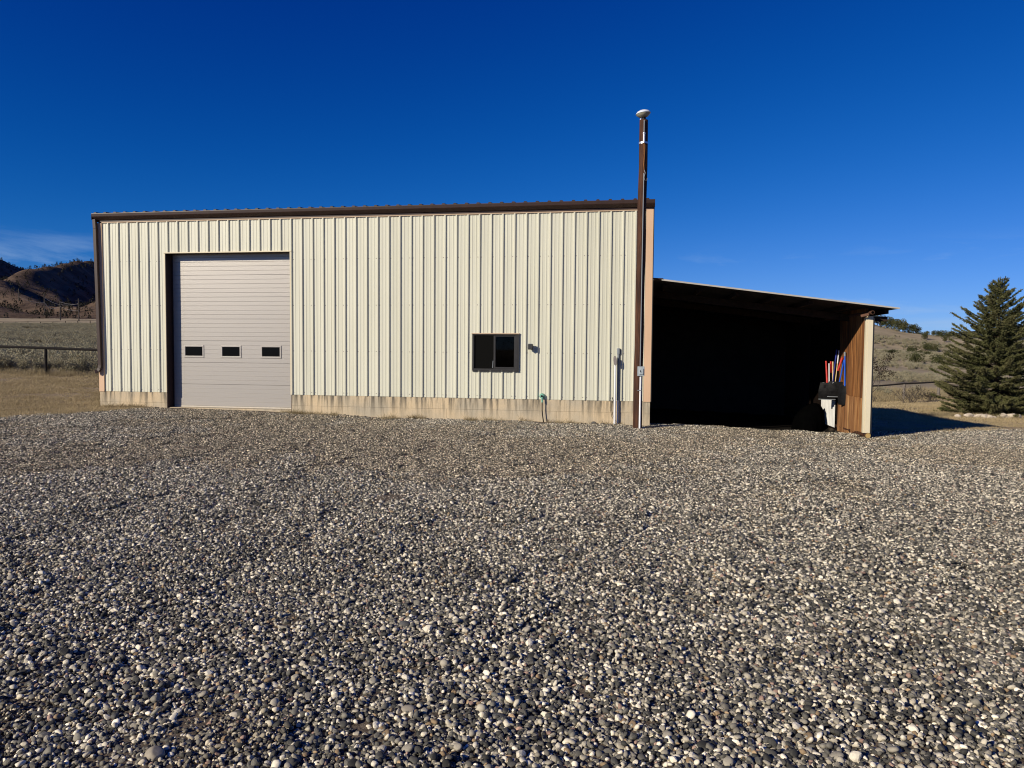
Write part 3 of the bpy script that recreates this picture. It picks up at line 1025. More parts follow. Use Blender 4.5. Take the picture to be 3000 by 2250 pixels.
for cx in (2.765, 3.895, 5.09):
    fr = MB()
    for x_0, x_1, z_0, z_1 in ((-0.305, 0.305, 0.128, 0.175), (-0.305, 0.305, -0.175, -0.128), (-0.305, -0.262, -0.1278, 0.1278), (0.262, 0.305, -0.1278, 0.1278)):
        fr.box(cx + x_0, cx + x_1, DY - 0.016, DY + 0.004, zw + z_0, zw + z_1)
    f_ = fr.build('door_window', M['door'], door, bevel=0.006)
    MB().box(cx - 0.263, cx + 0.263, DY - 0.008, DY + 0.003, zw - 0.129, zw + 0.129).build('pane', M['black_glass'], f_, bevel=0.004)
MB().box(DOOR[0] - 0.045, DOOR[1] + 0.045, DY - 0.004, DY + 0.03, DOOR[2] + 0.012, DOOR[2] + 0.052).build('bottom_seal', M['seal'], door)
MB().box(DOOR[0] - 0.02, DOOR[1] + 0.02, 0.03, 0.40, -0.5, DOOR[2] + 0.008).build('door_sill', M['concrete'], BLD)
jm = MB()
jm.box(DOOR[0] - 0.055, DOOR[0], -0.006, DY + 0.008, -0.3, DOOR[3] + 0.002)
jm.box(DOOR[1], DOOR[1] + 0.055, 0.001, DY + 0.008, -0.3, DOOR[3] + 0.002)
jm.box(DOOR[0] - 0.055, DOOR[1] + 0.055, 0.001, DY + 0.008, DOOR[3] + 0.002, DOOR[3] + 0.06)
jm.box(DOOR[0] + 0.001, DOOR[0] + 0.03, DY - 0.02, DY - 0.002, 0.11, DOOR[3])
jm.build('door_jamb', M['brown_steel'], BLD)
tr = MB()
tr.box(DOOR[0] - 0.05, DOOR[1] + 0.05, -0.048, 0.0, DOOR[3] + 0.003, DOOR[3] + 0.030)
tr.box(DOOR[1] + 0.001, DOOR[1] + 0.035, -0.040, 0.0, ZP, DOOR[3] + 0.002)
tr.box(DOOR[0] - 0.035, DOOR[0] - 0.0055, -0.0365, -0.001, ZP, DOOR[3] + 0.002)
tr.build('door_trim', M['cream_trim'], BLD)

# sliding window
wx0, wx1, wz0, wz1 = WIN
fr = MB()
for a in ((wx0, wx1, wz1 - 0.030, wz1), (wx0, wx1, wz0, wz0 + 0.055), (wx0, wx0 + 0.030, wz0 + 0.0551, wz1 - 0.0301), (wx1 - 0.075, wx1, wz0 + 0.0551, wz1 - 0.0301)):
    fr.box(a[0], a[1], -0.030, 0.07, a[2], a[3])
win = fr.build('window', M['bronze'], BLD, bevel=0.004)
xm = (wx0 + wx1) / 2 - 0.03
sf = MB()
for a in ((xm - 0.02, xm + 0.030, wz0 + 0.056, wz1 - 0.031), (xm + 0.0301, wx1 - 0.076, wz0 + 0.056, wz0 + 0.098), (xm + 0.0301, wx1 - 0.076, wz1 - 0.060, wz1 - 0.031), (wx1 - 0.105, wx1 - 0.076, wz0 + 0.0981, wz1 - 0.0601)):
    sf.box(a[0], a[1], -0.012, 0.02, a[2], a[3])
sf.build('sash', M['bronze'], win, bevel=0.003)
MB().box(wx0 + 0.031, xm - 0.021, 0.004, 0.008, wz0 + 0.056, wz1 - 0.031).build('insect_screen', M['screen'], win)
MB().box(wx0 + 0.031, xm - 0.021, 0.030, 0.036, wz0 + 0.056, wz1 - 0.031).build('pane', M['glass'], win)
MB().box(xm + 0.031, wx1 - 0.106, 0.006, 0.012, wz0 + 0.099, wz1 - 0.061).build('pane', M['glass'], win)
hd = MB()
hd.bar((xm - 0.045, -0.006, wz0 + 0.07), (xm - 0.032, -0.006, wz0 + 0.26), 0.016, 0.016, up=(0, 1, 0))
hd.build('latch', M['grey_pvc'], win, bevel=0.003)
MB().box(wx0 - 0.035, wx1 + 0.035, -0.060, -0.001, wz1 + 0.002, wz1 + 0.026).build('head_flashing', M['tan_edge'], win)
MB().box(wx1 + 0.002, wx1 + 0.034, -0.040, -0.001, wz0 + 0.01, wz1 + 0.001).build('side_trim', M['bronze'], win)
MB().box(wx0 - 0.010, wx1 + 0.034, -0.040, -0.001, wz0 - 0.026, wz0 - 0.002).build('sill', M['bronze'], win)
MB().box(wx0 - 0.018, wx0 - 0.002, -0.040, -0.001, wz0 + 0.0, wz1 + 0.001).build('side_trim', M['bronze'], win)

# ------------------------------------------------------------------ fittings on the front wall
lx, lz = 12.385, 1.875
L_ = thing('wall_lamp', 'small square charcoal lamp on the wall right of the window', 'wall lamp', (lx, 0, lz))
MB().lathe([(0.05, 0.0), (0.05, 0.02), (0.03, 0.03), (0.025, 0.07)], (lx, -0.0062, lz - 0.02), 16, 'y').build('wall_plate', M['lamp_dark'], L_, smooth='auto')
MB().box(lx - 0.06, lx + 0.06, -0.19, -0.075, lz - 0.07, lz + 0.07).build('lamp_head', M['lamp_dark'], L_, bevel=0.012)
MB().box(lx - 0.055, lx + 0.055, -0.195, -0.16, lz + 0.068, lz + 0.082).build('visor', M['grey_pvc'], L_, bevel=0.004)

sx_, sz_ = 12.68, 0.622
S_ = thing('hose_spigot', 'faded green round spigot cover with black hose at foot of wall', 'spigot', (sx_, 0, 0))
MB().lathe([(0.066, 0.0), (0.070, 0.02), (0.060, 0.075), (0.035, 0.09)], (sx_, -0.0065, sz_), 20, 'y').build('spigot_cover', M['green_pvc'], S_, smooth='auto')
MB().lathe([(0.026, 0.0), (0.026, 0.03), (0.012, 0.032)], (sx_, -0.096, sz_), 12, 'y').build('valve', M['black'], S_, smooth='auto')
MB().tube([(sx_ + 0.012, -0.105, sz_ - 0.02), (sx_ + 0.016, -0.11, sz_ - 0.16)], 0.022, 10).build('hose_coupling', M['green_pvc'], S_, smooth='auto')
gz = float(H(12.74, -0.1))
MB().tube([(sx_ + 0.016, -0.11, sz_ - 0.15), (sx_ + 0.016, -0.11, 0.26), (sx_ + 0.03, -0.11, 0.12), (sx_ + 0.065, -0.115, gz - 0.05)], 0.014, 10).build('hose', M['black'], S_, smooth=True)

C1 = thing('electrical_conduit', 'white conduit with oval taupe cap standing beside the pole', 'conduit', (14.53, -0.15, -0.06))
MB().tube([(14.53, -0.15, -0.15), (14.53, -0.15, 1.46)], 0.026, 12).build('pipe', M['white_pvc'], C1, smooth='auto')
cb = MB()
ov = []
for k in range(24):
    a = 2 * math.pi * k / 24
    ov.append((14.525 + 0.042 * math.copysign(abs(math.cos(a)) ** 0.8, math.cos(a)) - 0.012 * math.sin(a), 1.545 + 0.115 * math.copysign(abs(math.sin(a)) ** 0.8, math.sin(a))))
cb.extrude(ov, -0.20, -0.115, 'y')
cb.build('conduit_body', M['black'], C1, bevel=0.008)
cb = MB()
cb.extrude([(14.525 + (x - 14.525) * 0.96, 1.545 + (z - 1.545) * 0.96) for x, z in ov], -0.209, -0.2005, 'y')
cb.build('cover_plate', M['taupe_cover'], C1, bevel=0.003)
C2 = thing('electrical_conduit', 'grey conduit against the wall behind the white capped one', 'conduit', (14.60, -0.055, -0.06))
MB().tube([(14.60, -0.062, 0.55), (14.60, -0.062, 1.72)], 0.030, 12).build('pipe', M['grey_pvc'], C2, smooth='auto')
MB().tube([(14.60, -0.062, -0.15), (14.60, -0.062, 0.56)], 0.020, 12).build('pipe', M['white_pvc'], C2, smooth='auto')
MB().box(14.562, 14.638, -0.10, -0.008, 1.70, 1.86).build('conduit_body', M['grey_pvc'], C2, bevel=0.02)
MB().tube([(14.46, -0.012, 0.62), (14.462, -0.035, 0.565), (14.43, -0.04, 0.45), (14.425, -0.045, 0.30), (14.46, -0.06, 0.13), (14.52, -0.09, 0.04), (14.50, -0.12, -0.10)], 0.006, 6).build('cable', M['black'], C2, smooth=True)

# ------------------------------------------------------------------ yard pole with lamp
px_, py_ = 15.110, -0.75
pg = float(H(px_, py_))
P_ = thing('yard_light_pole', 'tall dark brown timber pole with saucer lamp before the wall corner', 'light pole', (px_, py_, pg))
pts, rad = [], []
for k in range(15):
    z = pg - 0.3 + (7.245 - pg + 0.3) * k / 14
    pts.append((px_ - 0.024 + 0.048 * k / 14 + 0.006 * math.sin(k * 1.7), py_ + 0.005 * math.sin(k * 2.3), z))
    rad.append(0.111 - 0.010 * k / 14 + 0.002 * math.sin(k * 3.1))
MB().tube(pts, rad, 18).build('pole', M['pole_wood'], P_, smooth='auto')
pt = np.array(pts[-1])
tilt = np.array(Matrix.Rotation(math.radians(-7), 3, 'Y'))
lampc = (pt[0] - 0.012, py_, 7.385)
MB().tube([pt + np.array([0, 0, -0.02]), pt + np.array([0, 0, 0.085])], 0.05, 12).build('lamp_neck', M['black'], P_, smooth='auto')
MB().lathe([(0.05, -0.075), (0.10, -0.060), (0.150, -0.020), (0.168, 0.012)], lampc, 28, 'z', tilt).build('lamp_lens', M['lamp_lens'], P_, smooth='auto')
MB().lathe([(0.175, 0.010), (0.172, 0.025), (0.140, 0.062), (0.085, 0.088), (0.03, 0.098)], lampc, 28, 'z', tilt).build('lamp_hood', M['lamp_white'], P_, smooth='auto')
fy = py_ - 0.102
MB().lathe([(0.015, 0), (0.022, 0.02), (0.010, 0.035)], (pt[0] - 0.07, py_ - 0.03, 7.245), 10).build('photo_cell', M['white_pvc'], P_, smooth='auto')
cx_ = px_ + 0.012
MB().tube([(cx_ + 0.02, fy - 0.012, 7.215), (cx_ + 0.02, fy - 0.018, 6.945), (cx_ + 0.012, fy - 0.018, 6.905)], 0.016, 10).build('lead_pipe', M['grey_pvc'], P_, smooth='auto')
MB().tube([(cx_ + 0.02, fy - 0.02, 6.915), (cx_ + 0.02, fy - 0.02, 6.685)], 0.026, 12).build('mast_pipe', M['zinc'], P_, smooth='auto')
MB().lathe([(0.028, 0), (0.034, 0.02), (0.030, 0.04)], (cx_ + 0.02, fy - 0.02, 6.885), 12).build('pipe_collar', M['zinc'], P_, smooth='auto')
MB().tube([(px_ + 0.020, py_, 6.685), (px_ + 0.020, py_, 6.730)], 0.108, 24).build('clamp_band', M['zinc'], P_, smooth='auto')
MB().tube([(cx_ + 0.022, fy - 0.012, 6.685), (cx_ + 0.030, fy - 0.016, 6.385), (cx_ + 0.024, fy - 0.015, 6.185), (cx_ + 0.035, fy - 0.015, 6.045)], 0.007, 6).build('wire', M['copper_wire'], P_, smooth=True)
lp = [(cx_ + 0.035, fy - 0.015, 6.055), (cx_ + 0.06, fy - 0.03, 5.985), (cx_ + 0.035, fy - 0.03, 5.885), (cx_ + 0.05, fy - 0.04, 5.815), (cx_ + 0.10, fy - 0.02, 5.805), (cx_ + 0.11, fy, 5.865)]
MB().tube(lp, 0.009, 6).build('wire_loop', M['grey_pvc'], P_, smooth=True)
MB().tube([(cx_ + 0.028, fy - 0.008, 5.985), (cx_ + 0.022, fy - 0.012, 4.0), (cx_ + 0.016, fy - 0.016, 1.44)], 0.013, 10).build('thin_conduit', M['grey_pvc'], P_, smooth='auto')
bx = cx_ + 0.035
MB().box(bx - 0.082, bx + 0.082, fy - 0.085, fy + 0.02, 1.195, 1.425).build('switch_box', M['grey_box'], P_, bevel=0.008)
MB().box(bx - 0.042, bx + 0.060, fy - 0.112, fy - 0.0855, 1.23, 1.375).build('box_cover', M['grey_box'], P_, bevel=0.010)
MB().tube([(bx - 0.015, fy - 0.12, 1.335), (bx - 0.010, fy - 0.125, 1.29)], 0.007, 8).build('switch_lever', M['black'], P_)
MB().tube([(bx - 0.005, fy - 0.03, 1.20), (bx - 0.010, fy - 0.03, pg - 0.1)], 0.024, 12).build('white_conduit', M['white_pvc'], P_, smooth='auto')
MB().box(bx - 0.075, bx + 0.022, fy - 0.058, fy + 0.02, 0.842, 0.862).build('strap', M['grey_pvc'], P_, bevel=0.003)

# ------------------------------------------------------------------ lean-to shed
WX = 20.45                                   # inner face of the boarded side wall
SY1 = 9.6
SHED = thing('lean_to_shed', 'open dark lean-to shed with sloping tin roof and brown board wall', 'shed', (18.0, 4.0, -0.15))


def roof_z(x):
    return 3.555 - 0.130 * (x - 15.43)


rs = MB()
n = 64
xs = np.linspace(15.43, 21.02, 2)
prof = []
y = -0.42
ys = np.arange(-0.42, SY1 + 0.3, 0.034)
top, bot = [], []
for i, yy in enumerate(ys):
    w_ = 0.009 * math.cos(2 * math.pi * yy / 0.068)
    top.append((yy, w_))
for i in range(len(top) - 1):
    (ya, wa), (yb, wb) = top[i], top[i + 1]
    rs.add([(15.43, ya, roof_z(15.43) + wa), (21.02, ya, roof_z(21.02) + wa), (21.02, yb, roof_z(21.02) + wb), (15.43, yb, roof_z(15.43) + wb)], [(0, 1, 2, 3)])
rs.build('roof_sheet', M['galv'], SHED)
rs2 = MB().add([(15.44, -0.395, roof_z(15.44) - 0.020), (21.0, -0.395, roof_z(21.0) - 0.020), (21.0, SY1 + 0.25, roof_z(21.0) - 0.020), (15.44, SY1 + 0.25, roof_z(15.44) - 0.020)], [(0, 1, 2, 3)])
rs2.build('roof_lining', M['tin_under'], SHED)  # dark sheet paints the shade beneath the tin roof
MB().add([(15.62, -0.425, roof_z(15.62) - 0.026), (21.02, -0.425, roof_z(21.02) - 0.022), (21.02, -0.425, roof_z(21.02) + 0.012), (15.62, -0.425, roof_z(15.62) + 0.012),
          (15.62, -0.40, roof_z(15.62) - 0.026), (21.02, -0.40, roof_z(21.02) - 0.022), (21.02, -0.40, roof_z(21.02) + 0.012), (15.62, -0.40, roof_z(15.62) + 0.012)],
         [(0, 1, 2, 3), (3, 2, 6, 7), (4, 7, 6, 5), (0, 4, 5, 1), (0, 3, 7, 4), (1, 5, 6, 2)]).build('roof_edge', M['galv'], SHED)
MB().bar((15.40, -0.36, 3.56), (15.66, -0.36, roof_z(15.66) + 0.02), 0.16, 0.02).build('flashing', M['brown_steel'], SHED)
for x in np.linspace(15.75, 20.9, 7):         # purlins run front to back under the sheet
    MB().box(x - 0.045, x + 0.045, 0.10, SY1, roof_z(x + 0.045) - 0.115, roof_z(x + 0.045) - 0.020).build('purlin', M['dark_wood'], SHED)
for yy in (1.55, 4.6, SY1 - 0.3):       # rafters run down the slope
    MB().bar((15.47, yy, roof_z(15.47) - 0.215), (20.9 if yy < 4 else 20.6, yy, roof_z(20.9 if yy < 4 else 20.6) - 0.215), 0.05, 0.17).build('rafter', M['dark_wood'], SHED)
MB().tube([(20.47, -0.30, 2.735), (20.47, SY1, 2.735)], 0.045, 14).build('pipe_beam', M['rust'], SHED, smooth='auto')
MB().tube([(20.47, -0.306, 2.735), (20.47, -0.300, 2.735)], 0.033, 14).build('bore_shade', M['black_matt'], SHED)  # black disc paints the dark hollow of the pipe end
MB().bar((20.42, -0.22, 2.70), (20.28, -0.10, 2.66), 0.06, 0.06).build('bracket', M['rust'], SHED)
MB().bar((20.42, 0.12, 2.615), (20.92, 0.12, 2.60), 0.07, 0.11).build('outrigger', M['dark_wood'], SHED)
MB().tube([(20.68, 0.05, 2.56), (20.73, 0.02, 2.50), (20.75, 0.0, 2.40)], 0.02, 6).build('dangling_strap', M['black'], SHED)
# front post trim and outer sheet wall
pg2 = float(H(20.5, 0))
MB().box(20.405, 20.445, -0.055, 0.055, pg2 + 0.11, 2.62).build('post_trim', M['cream_trim'], SHED, bevel=0.004)
MB().box(20.4455, 20.560, -0.065, 0.055, pg2 + 0.11, 2.66).build('front_post', M['cream_trim'], SHED, bevel=0.004)
MB().box(20.561, 20.592, -0.060, SY1, pg2 + 0.02, 2.64).build('outer_sheet', M['bronze'], SHED)
# inner boards, each a plank; a lower row of paler kick boards up to 2.4 m deep
y = 0.07
while y < 5.6:
    w_ = rng.uniform(0.13, 0.21)
    zb = float(H(20.3, y)) + 0.10
    zs = 0.70 + rng.uniform(-0.015, 0.015)
    d = rng.uniform(0.0, 0.008)
    top_z = roof_z(WX) - 0.035
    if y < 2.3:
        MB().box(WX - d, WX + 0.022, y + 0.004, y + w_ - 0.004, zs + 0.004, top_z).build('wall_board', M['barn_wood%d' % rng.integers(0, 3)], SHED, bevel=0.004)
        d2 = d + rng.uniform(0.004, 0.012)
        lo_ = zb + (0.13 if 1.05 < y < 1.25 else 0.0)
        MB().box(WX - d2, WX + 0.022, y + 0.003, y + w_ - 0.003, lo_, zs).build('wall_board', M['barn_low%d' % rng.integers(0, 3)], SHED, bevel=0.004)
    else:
        MB().box(WX - d, WX + 0.022, y + 0.003, y + w_ - 0.003, zb, top_z).build('wall_board', M['shaded_wood'], SHED, bevel=0.003)
    y += w_
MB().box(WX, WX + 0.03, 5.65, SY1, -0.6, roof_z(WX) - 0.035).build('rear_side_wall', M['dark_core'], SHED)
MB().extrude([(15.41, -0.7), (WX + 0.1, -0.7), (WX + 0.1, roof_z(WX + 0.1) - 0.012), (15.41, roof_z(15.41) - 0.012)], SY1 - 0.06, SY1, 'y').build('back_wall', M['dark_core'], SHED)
lz_ = pg2 + 0.055
MB().tube([(20.505, -0.115, lz_), (20.50, 3, lz_ - 0.03), (20.50, SY1, lz_ - 0.10)], [0.064, 0.068, 0.070], 16).build('sill_log', M['pole_wood'], SHED, smooth='auto')
MB().tube([(20.505, -0.121, lz_), (20.505, -0.1155, lz_)], 0.060, 16).build('log_end', M['log_end'], SHED)
# pale corrugated sheet fixed low on the side wall behind the tools
cs = MB()
yy = np.arange(2.45, 3.95, 0.02)
for a, b in zip(yy[:-1], yy[1:]):
    xa, xb = [WX - 0.04 + 0.020 * math.cos(2 * math.pi * q / 0.16) for q in (a, b)]
    cs.add([(xa, a, -0.25), (xb, b, -0.25), (xb, b, 0.92), (xa, a, 0.92)], [(3, 2, 1, 0)])
cs.build('corrugated_sheet', M['corrugated'], SHED, smooth=True)

fs = MB()
fs.add([(20.44, -0.16, pg2 - 0.05), (20.60, -0.17, pg2 - 0.05), (20.60, -0.02, pg2 - 0.05), (20.43, -0.02, pg2 - 0.05), (20.45, -0.15, pg2 - 0.012), (20.585, -0.155, pg2 - 0.012), (20.585, -0.03, pg2 - 0.012), (20.45, -0.03, pg2 - 0.012)],
       [(0, 3, 2, 1), (4, 5, 6, 7), (0, 1, 5, 4), (1, 2, 6, 5), (2, 3, 7, 6), (3, 0, 4, 7)])
tag(fs.build('footing_stone', M['pink_stone'], None, bevel=0.01), 'flat pink stone under the cut log end at shed post', 'stone')

for (xa, ya, xb, yb, w_, lab) in ((16.02, 0.62, 16.95, 0.95, 0.12, 'short pale plank added at shed mouth nearest the building'),
                                  (17.1, 0.98, 18.55, 1.35, 0.14, 'longest pale plank added across the shed mouth'),
                                  (18.65, 0.95, 19.5, 1.10, 0.10, 'thin pale plank added at shed mouth nearest the tools')):
    za, zb = float(H(xa, ya)) + 0.05, float(H(xb, yb)) + 0.075
    tag(MB().bar((xa, ya, za), (xb, yb, zb), w_, 0.045).build('added_plank', M['plank_grey'], None, bevel=0.006), lab, 'plank', 'planks at the shed mouth')  # pale plank added in place of a sunlit strip of ground

# plain black heap built for an unidentified dark shape by the side wall
bd = MB()
nb, mb_ = 40, 12
for i in range(mb_):
    t_ = i / (mb_ - 1)
    for k in range(nb):
        a = 2 * math.pi * k / nb
        q = 1 + 0.06 * math.sin(3 * a + 2 * t_) + 0.04 * math.sin(7 * a + 3 * t_) + 0.02 * math.sin(13 * a)
        rr = (1 - t_ ** 2.2) * q
        x = 19.92 + 0.42 * rr * math.cos(a)
        y = 3.35 + 0.50 * rr * math.sin(a)
        top = 0.70 + 0.55 * (x - 19.92)
        bd.v.append((x, y, -0.42 + top * math.sin(t_ * math.pi / 2) ** 0.8 + 0.02 * math.sin(9 * x + 5 * y)))
for i in range(mb_ - 1):
    for k in range(nb):
        bd.f.append((i * nb + k, i * nb + (k + 1) % nb, (i + 1) * nb + (k + 1) % nb, (i + 1) * nb + k))
bd.f.append(tuple((mb_ - 1) * nb + k for k in range(nb)))
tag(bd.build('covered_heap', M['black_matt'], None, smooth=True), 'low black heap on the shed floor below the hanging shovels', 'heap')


# ------------------------------------------------------------------ tools hung on the shed wall
def shovel_blade(w_, h_, c, yaw, tilt_, curve=0.05, n_=8):
    """a dished blade hanging below c, facing out from the wall"""
    mb = MB()
    R_ = Matrix.Rotation(yaw, 3, 'Z') @ Matrix.Rotation(tilt_, 3, 'X')
    for th in (0.0, 0.008):
        for i in range(n_ + 1):
            for j in range(n_ + 1):
                u_, v_ = i / n_ - 0.5, j / n_
                ww = w_ * (0.80 + 0.20 * min(1, v_ * 2.2))
                p = Vector((u_ * ww, -curve * (1 - (2 * u_) ** 2) * 0.6 - curve * 0.8 * math.sin(v_ * math.pi) + th, -v_ * h_))
                mb.v.append(tuple(R_ @ p + Vector(c)))
    m_ = (n_ + 1) ** 2
    for i in range(n_):
        for j in range(n_):
            q = i * (n_ + 1) + j
            mb.f.append((q, q + 1, q + n_ + 2, q + n_ + 1))
            mb.f.append((m_ + q, m_ + q + n_ + 1, m_ + q + n_ + 2, m_ + q + 1))
    return mb


def tool(name, label, top, bot, hmat, r_=0.016, grip=None, grip_len=0.25, blade=None, bmat=None):
    T = thing(name, label, 'shovel' if 'shovel' in name else 'tool', bot, 'tools hung on the shed wall')
    top, bot = np.array(top, float), np.array(bot, float)
    r_ = r_ * 0.82
    MB().tube([top, bot], r_, 10).build('handle', M[hmat], T, smooth='auto')
    if grip:
        e = top + (bot - top) / np.linalg.norm(bot - top) * grip_len
        MB().tube([top + (top - bot) * 0.01, e], r_ * 1.35, 10).build('grip', M[grip], T, smooth='auto')
    if blade:
        bo = blade.build('blade', M[bmat], T, smooth='auto')
        if bmat == 'black_dull':
            n9 = 9
            edge = [blade.v[i * n9 + n9 - 1] for i in range(n9)]
            MB().tube([(e[0], e[1] - 0.006, e[2] + 0.006) for e in edge], 0.010, 6).build('edge_highlight', M['grey_pvc'], bo, smooth='auto')  # light grey strip paints a highlight along the blade's lower edge
    return T


ya = 2.2
tool('snow_shovel', 'snow shovel with red handle and black dished scoop, farthest in on shed wall', (20.10, ya + 0.1, 1.56), (20.12, ya, 0.95), 'red', 0.028,
     blade=shovel_blade(0.42, 0.46, (20.12, ya, 0.98), math.radians(-18), math.radians(6), 0.045), bmat='black_dull')
tool('hand_tool', 'white handled tool hanging beside the red handled snow shovel', (20.155, ya, 1.50), (20.175, ya, 0.90), 'white_h', 0.020,
     blade=MB().box(20.03, 20.33, ya - 0.03, ya + 0.04, 0.84, 0.93), bmat='black')
tool('hand_tool', 'short tool with red grip between white and cream handles', (20.21, ya + 0.05, 1.55), (20.225, ya + 0.05, 0.95), 'black', 0.020, 'red', 0.30,
     blade=shovel_blade(0.18, 0.25, (20.225, ya + 0.05, 0.98), 0.1, 0.0, 0.03), bmat='black')
tool('hand_tool', 'cream wooden handled tool beside the navy one on shed wall', (20.25, ya, 1.55), (20.27, ya, 0.70), 'cream_h', 0.019,
     blade=MB().box(20.16, 20.40, ya - 0.05, ya + 0.03, 0.66, 0.71), bmat='black')
tool('snow_shovel', 'snow shovel with long tilted navy handle on the shed wall', (20.325, ya - 0.05, 1.86), (20.25, ya - 0.05, 1.0), 'navy', 0.017, 'navy', 0.3,
     blade=shovel_blade(0.34, 0.42, (20.29, ya - 0.06, 1.02), math.radians(-10), math.radians(3), 0.035), bmat='black_dull')
tool('hand_tool', 'white topped slanting tool beside the navy handled shovel', (20.375, ya - 0.08, 1.84), (20.31, ya - 0.06, 0.98), 'cream_h', 0.014, 'white_h', 0.34,
     blade=MB().box(20.24, 20.38, ya - 0.08, ya - 0.05, 0.90, 1.0), bmat='zinc')
tool('hand_tool', 'thick red tool slanting behind the blue handles on shed wall', (20.42, ya - 0.25, 1.66), (20.33, ya - 0.2, 1.31), 'red', 0.034)
tool('flat_shovel', 'bright blue handled long shovel with black flat blade nearest shed opening', (20.40, ya - 0.55, 1.80), (20.425, ya - 0.55, 0.92), 'blue', 0.023, 'grey_pvc', 0.10,
     blade=shovel_blade(0.30, 0.52, (20.40, ya - 0.50, 0.94), math.radians(-55), 0.0, 0.03), bmat='black')
tool('hand_tool', 'second bright blue handle crossing behind the blue handled shovel', (20.42, ya - 0.42, 1.60), (20.37, ya - 0.25, 1.02), 'blue', 0.023,
     blade=MB().box(20.30, 20.44, ya - 0.30, ya - 0.22, 0.86, 1.02), bmat='black')


# ------------------------------------------------------------------ gravel
def icosphere(sub):
    t_ = (1 + 5 ** 0.5) / 2
    V = [(-1, t_, 0), (1, t_, 0), (-1, -t_, 0), (1, -t_, 0), (0, -1, t_), (0, 1, t_), (0, -1, -t_), (0, 1, -t_), (t_, 0, -1), (t_, 0, 1), (-t_, 0, -1), (-t_, 0, 1)]
    F = [(0, 11, 5), (0, 5, 1), (0, 1, 7), (0, 7, 10), (0, 10, 11), (1, 5, 9), (5, 11, 4), (11, 10, 2), (10, 7, 6), (7, 1, 8), (3, 9, 4), (3, 4, 2), (3, 2, 6), (3, 6, 8), (3, 8, 9), (4, 9, 5), (2, 4, 11), (6, 2, 10), (8, 6, 7), (9, 8, 1)]
    V = [np.array(v) / np.linalg.norm(v) for v in V]
    for _ in range(sub):
        mid, F2 = {}, []

        def m_(a, b):
            k = (min(a, b), max(a, b))
            if k not in mid:
                p = V[a] + V[b]
                V.append(p / np.linalg.norm(p))
                mid[k] = len(V) - 1
            return mid[k]
        for a, b, c in F:
            x, y_, z = m_(a, b), m_(b, c), m_(c, a)
            F2 += [(a, x, z), (b, y_, x), (c, z, y_), (x, y_, z)]
        F = F2
    return np.array(V), np.array(F)


def stone_shapes(sub, count, seed):
    r_ = np.random.default_rng(seed)
    V, F = icosphere(sub)
    out = []
    for _ in range(count):
        W = V.copy()
        for k in range(7):                      # flattened faces make the pebbles a little angular
            nrm = r_.normal(size=3)
            nrm /= np.linalg.norm(nrm)
            d = W @ nrm
            lim = r_.uniform(0.55, 0.92)
            W = W - np.clip(d - lim, 0, None)[:, None] * nrm[None] * 0.85
        q = r_.normal(size=(3, 3)) * 1.6
        W = W * (1 + 0.07 * np.sin(W @ q[0] + r_.uniform(0, 6)) + 0.05 * np.sin(W @ q[1] * 2 + r_.uniform(0, 6)))[:, None]
        W = W * np.array([1.0, r_.uniform(0.62, 0.92), r_.uniform(0.42, 0.72)])
        out.append(W)
    return out, F


def rot_any(r_, n_, flat):
    """random rotations; small tilt from lying flat"""
    a, b, c = r_.uniform(0, 2 * np.pi, n_), r_.normal(0, flat, n_), r_.normal(0, flat, n_)
    ca, sa, cb_, sb, cc, sc_ = np.cos(a), np.sin(a), np.cos(b), np.sin(b), np.cos(c), np.sin(c)
    z = np.zeros(n_)
    o = np.ones(n_)
    A = np.stack([np.stack([ca, -sa, z], 1), np.stack([sa, ca, z], 1), np.stack([z, z, o], 1)], 1)
    B = np.stack([np.stack([o, z, z], 1), np.stack([z, cb_, -sb], 1), np.stack([z, sb, cb_], 1)], 1)
    Cc = np.stack([np.stack([cc, z, sc_], 1), np.stack([z, o, z], 1), np.stack([-sc_, z, cc], 1)], 1)
    return A @ B @ Cc


PAL = np.array([(0.050, 0.049, 0.043), (0.085, 0.082, 0.071), (0.135, 0.128, 0.107), (0.21, 0.195, 0.156), (0.33, 0.30, 0.235), (0.52, 0.47, 0.36), (0.74, 0.68, 0.54), (0.32, 0.215, 0.165), (0.28, 0.20, 0.115)])
PW = np.array([0.14, 0.17, 0.15, 0.13, 0.12, 0.14, 0.11, 0.02, 0.02])
PW = PW / PW.sum()
SHAPES, SF = stone_shapes(1, 26, 5)


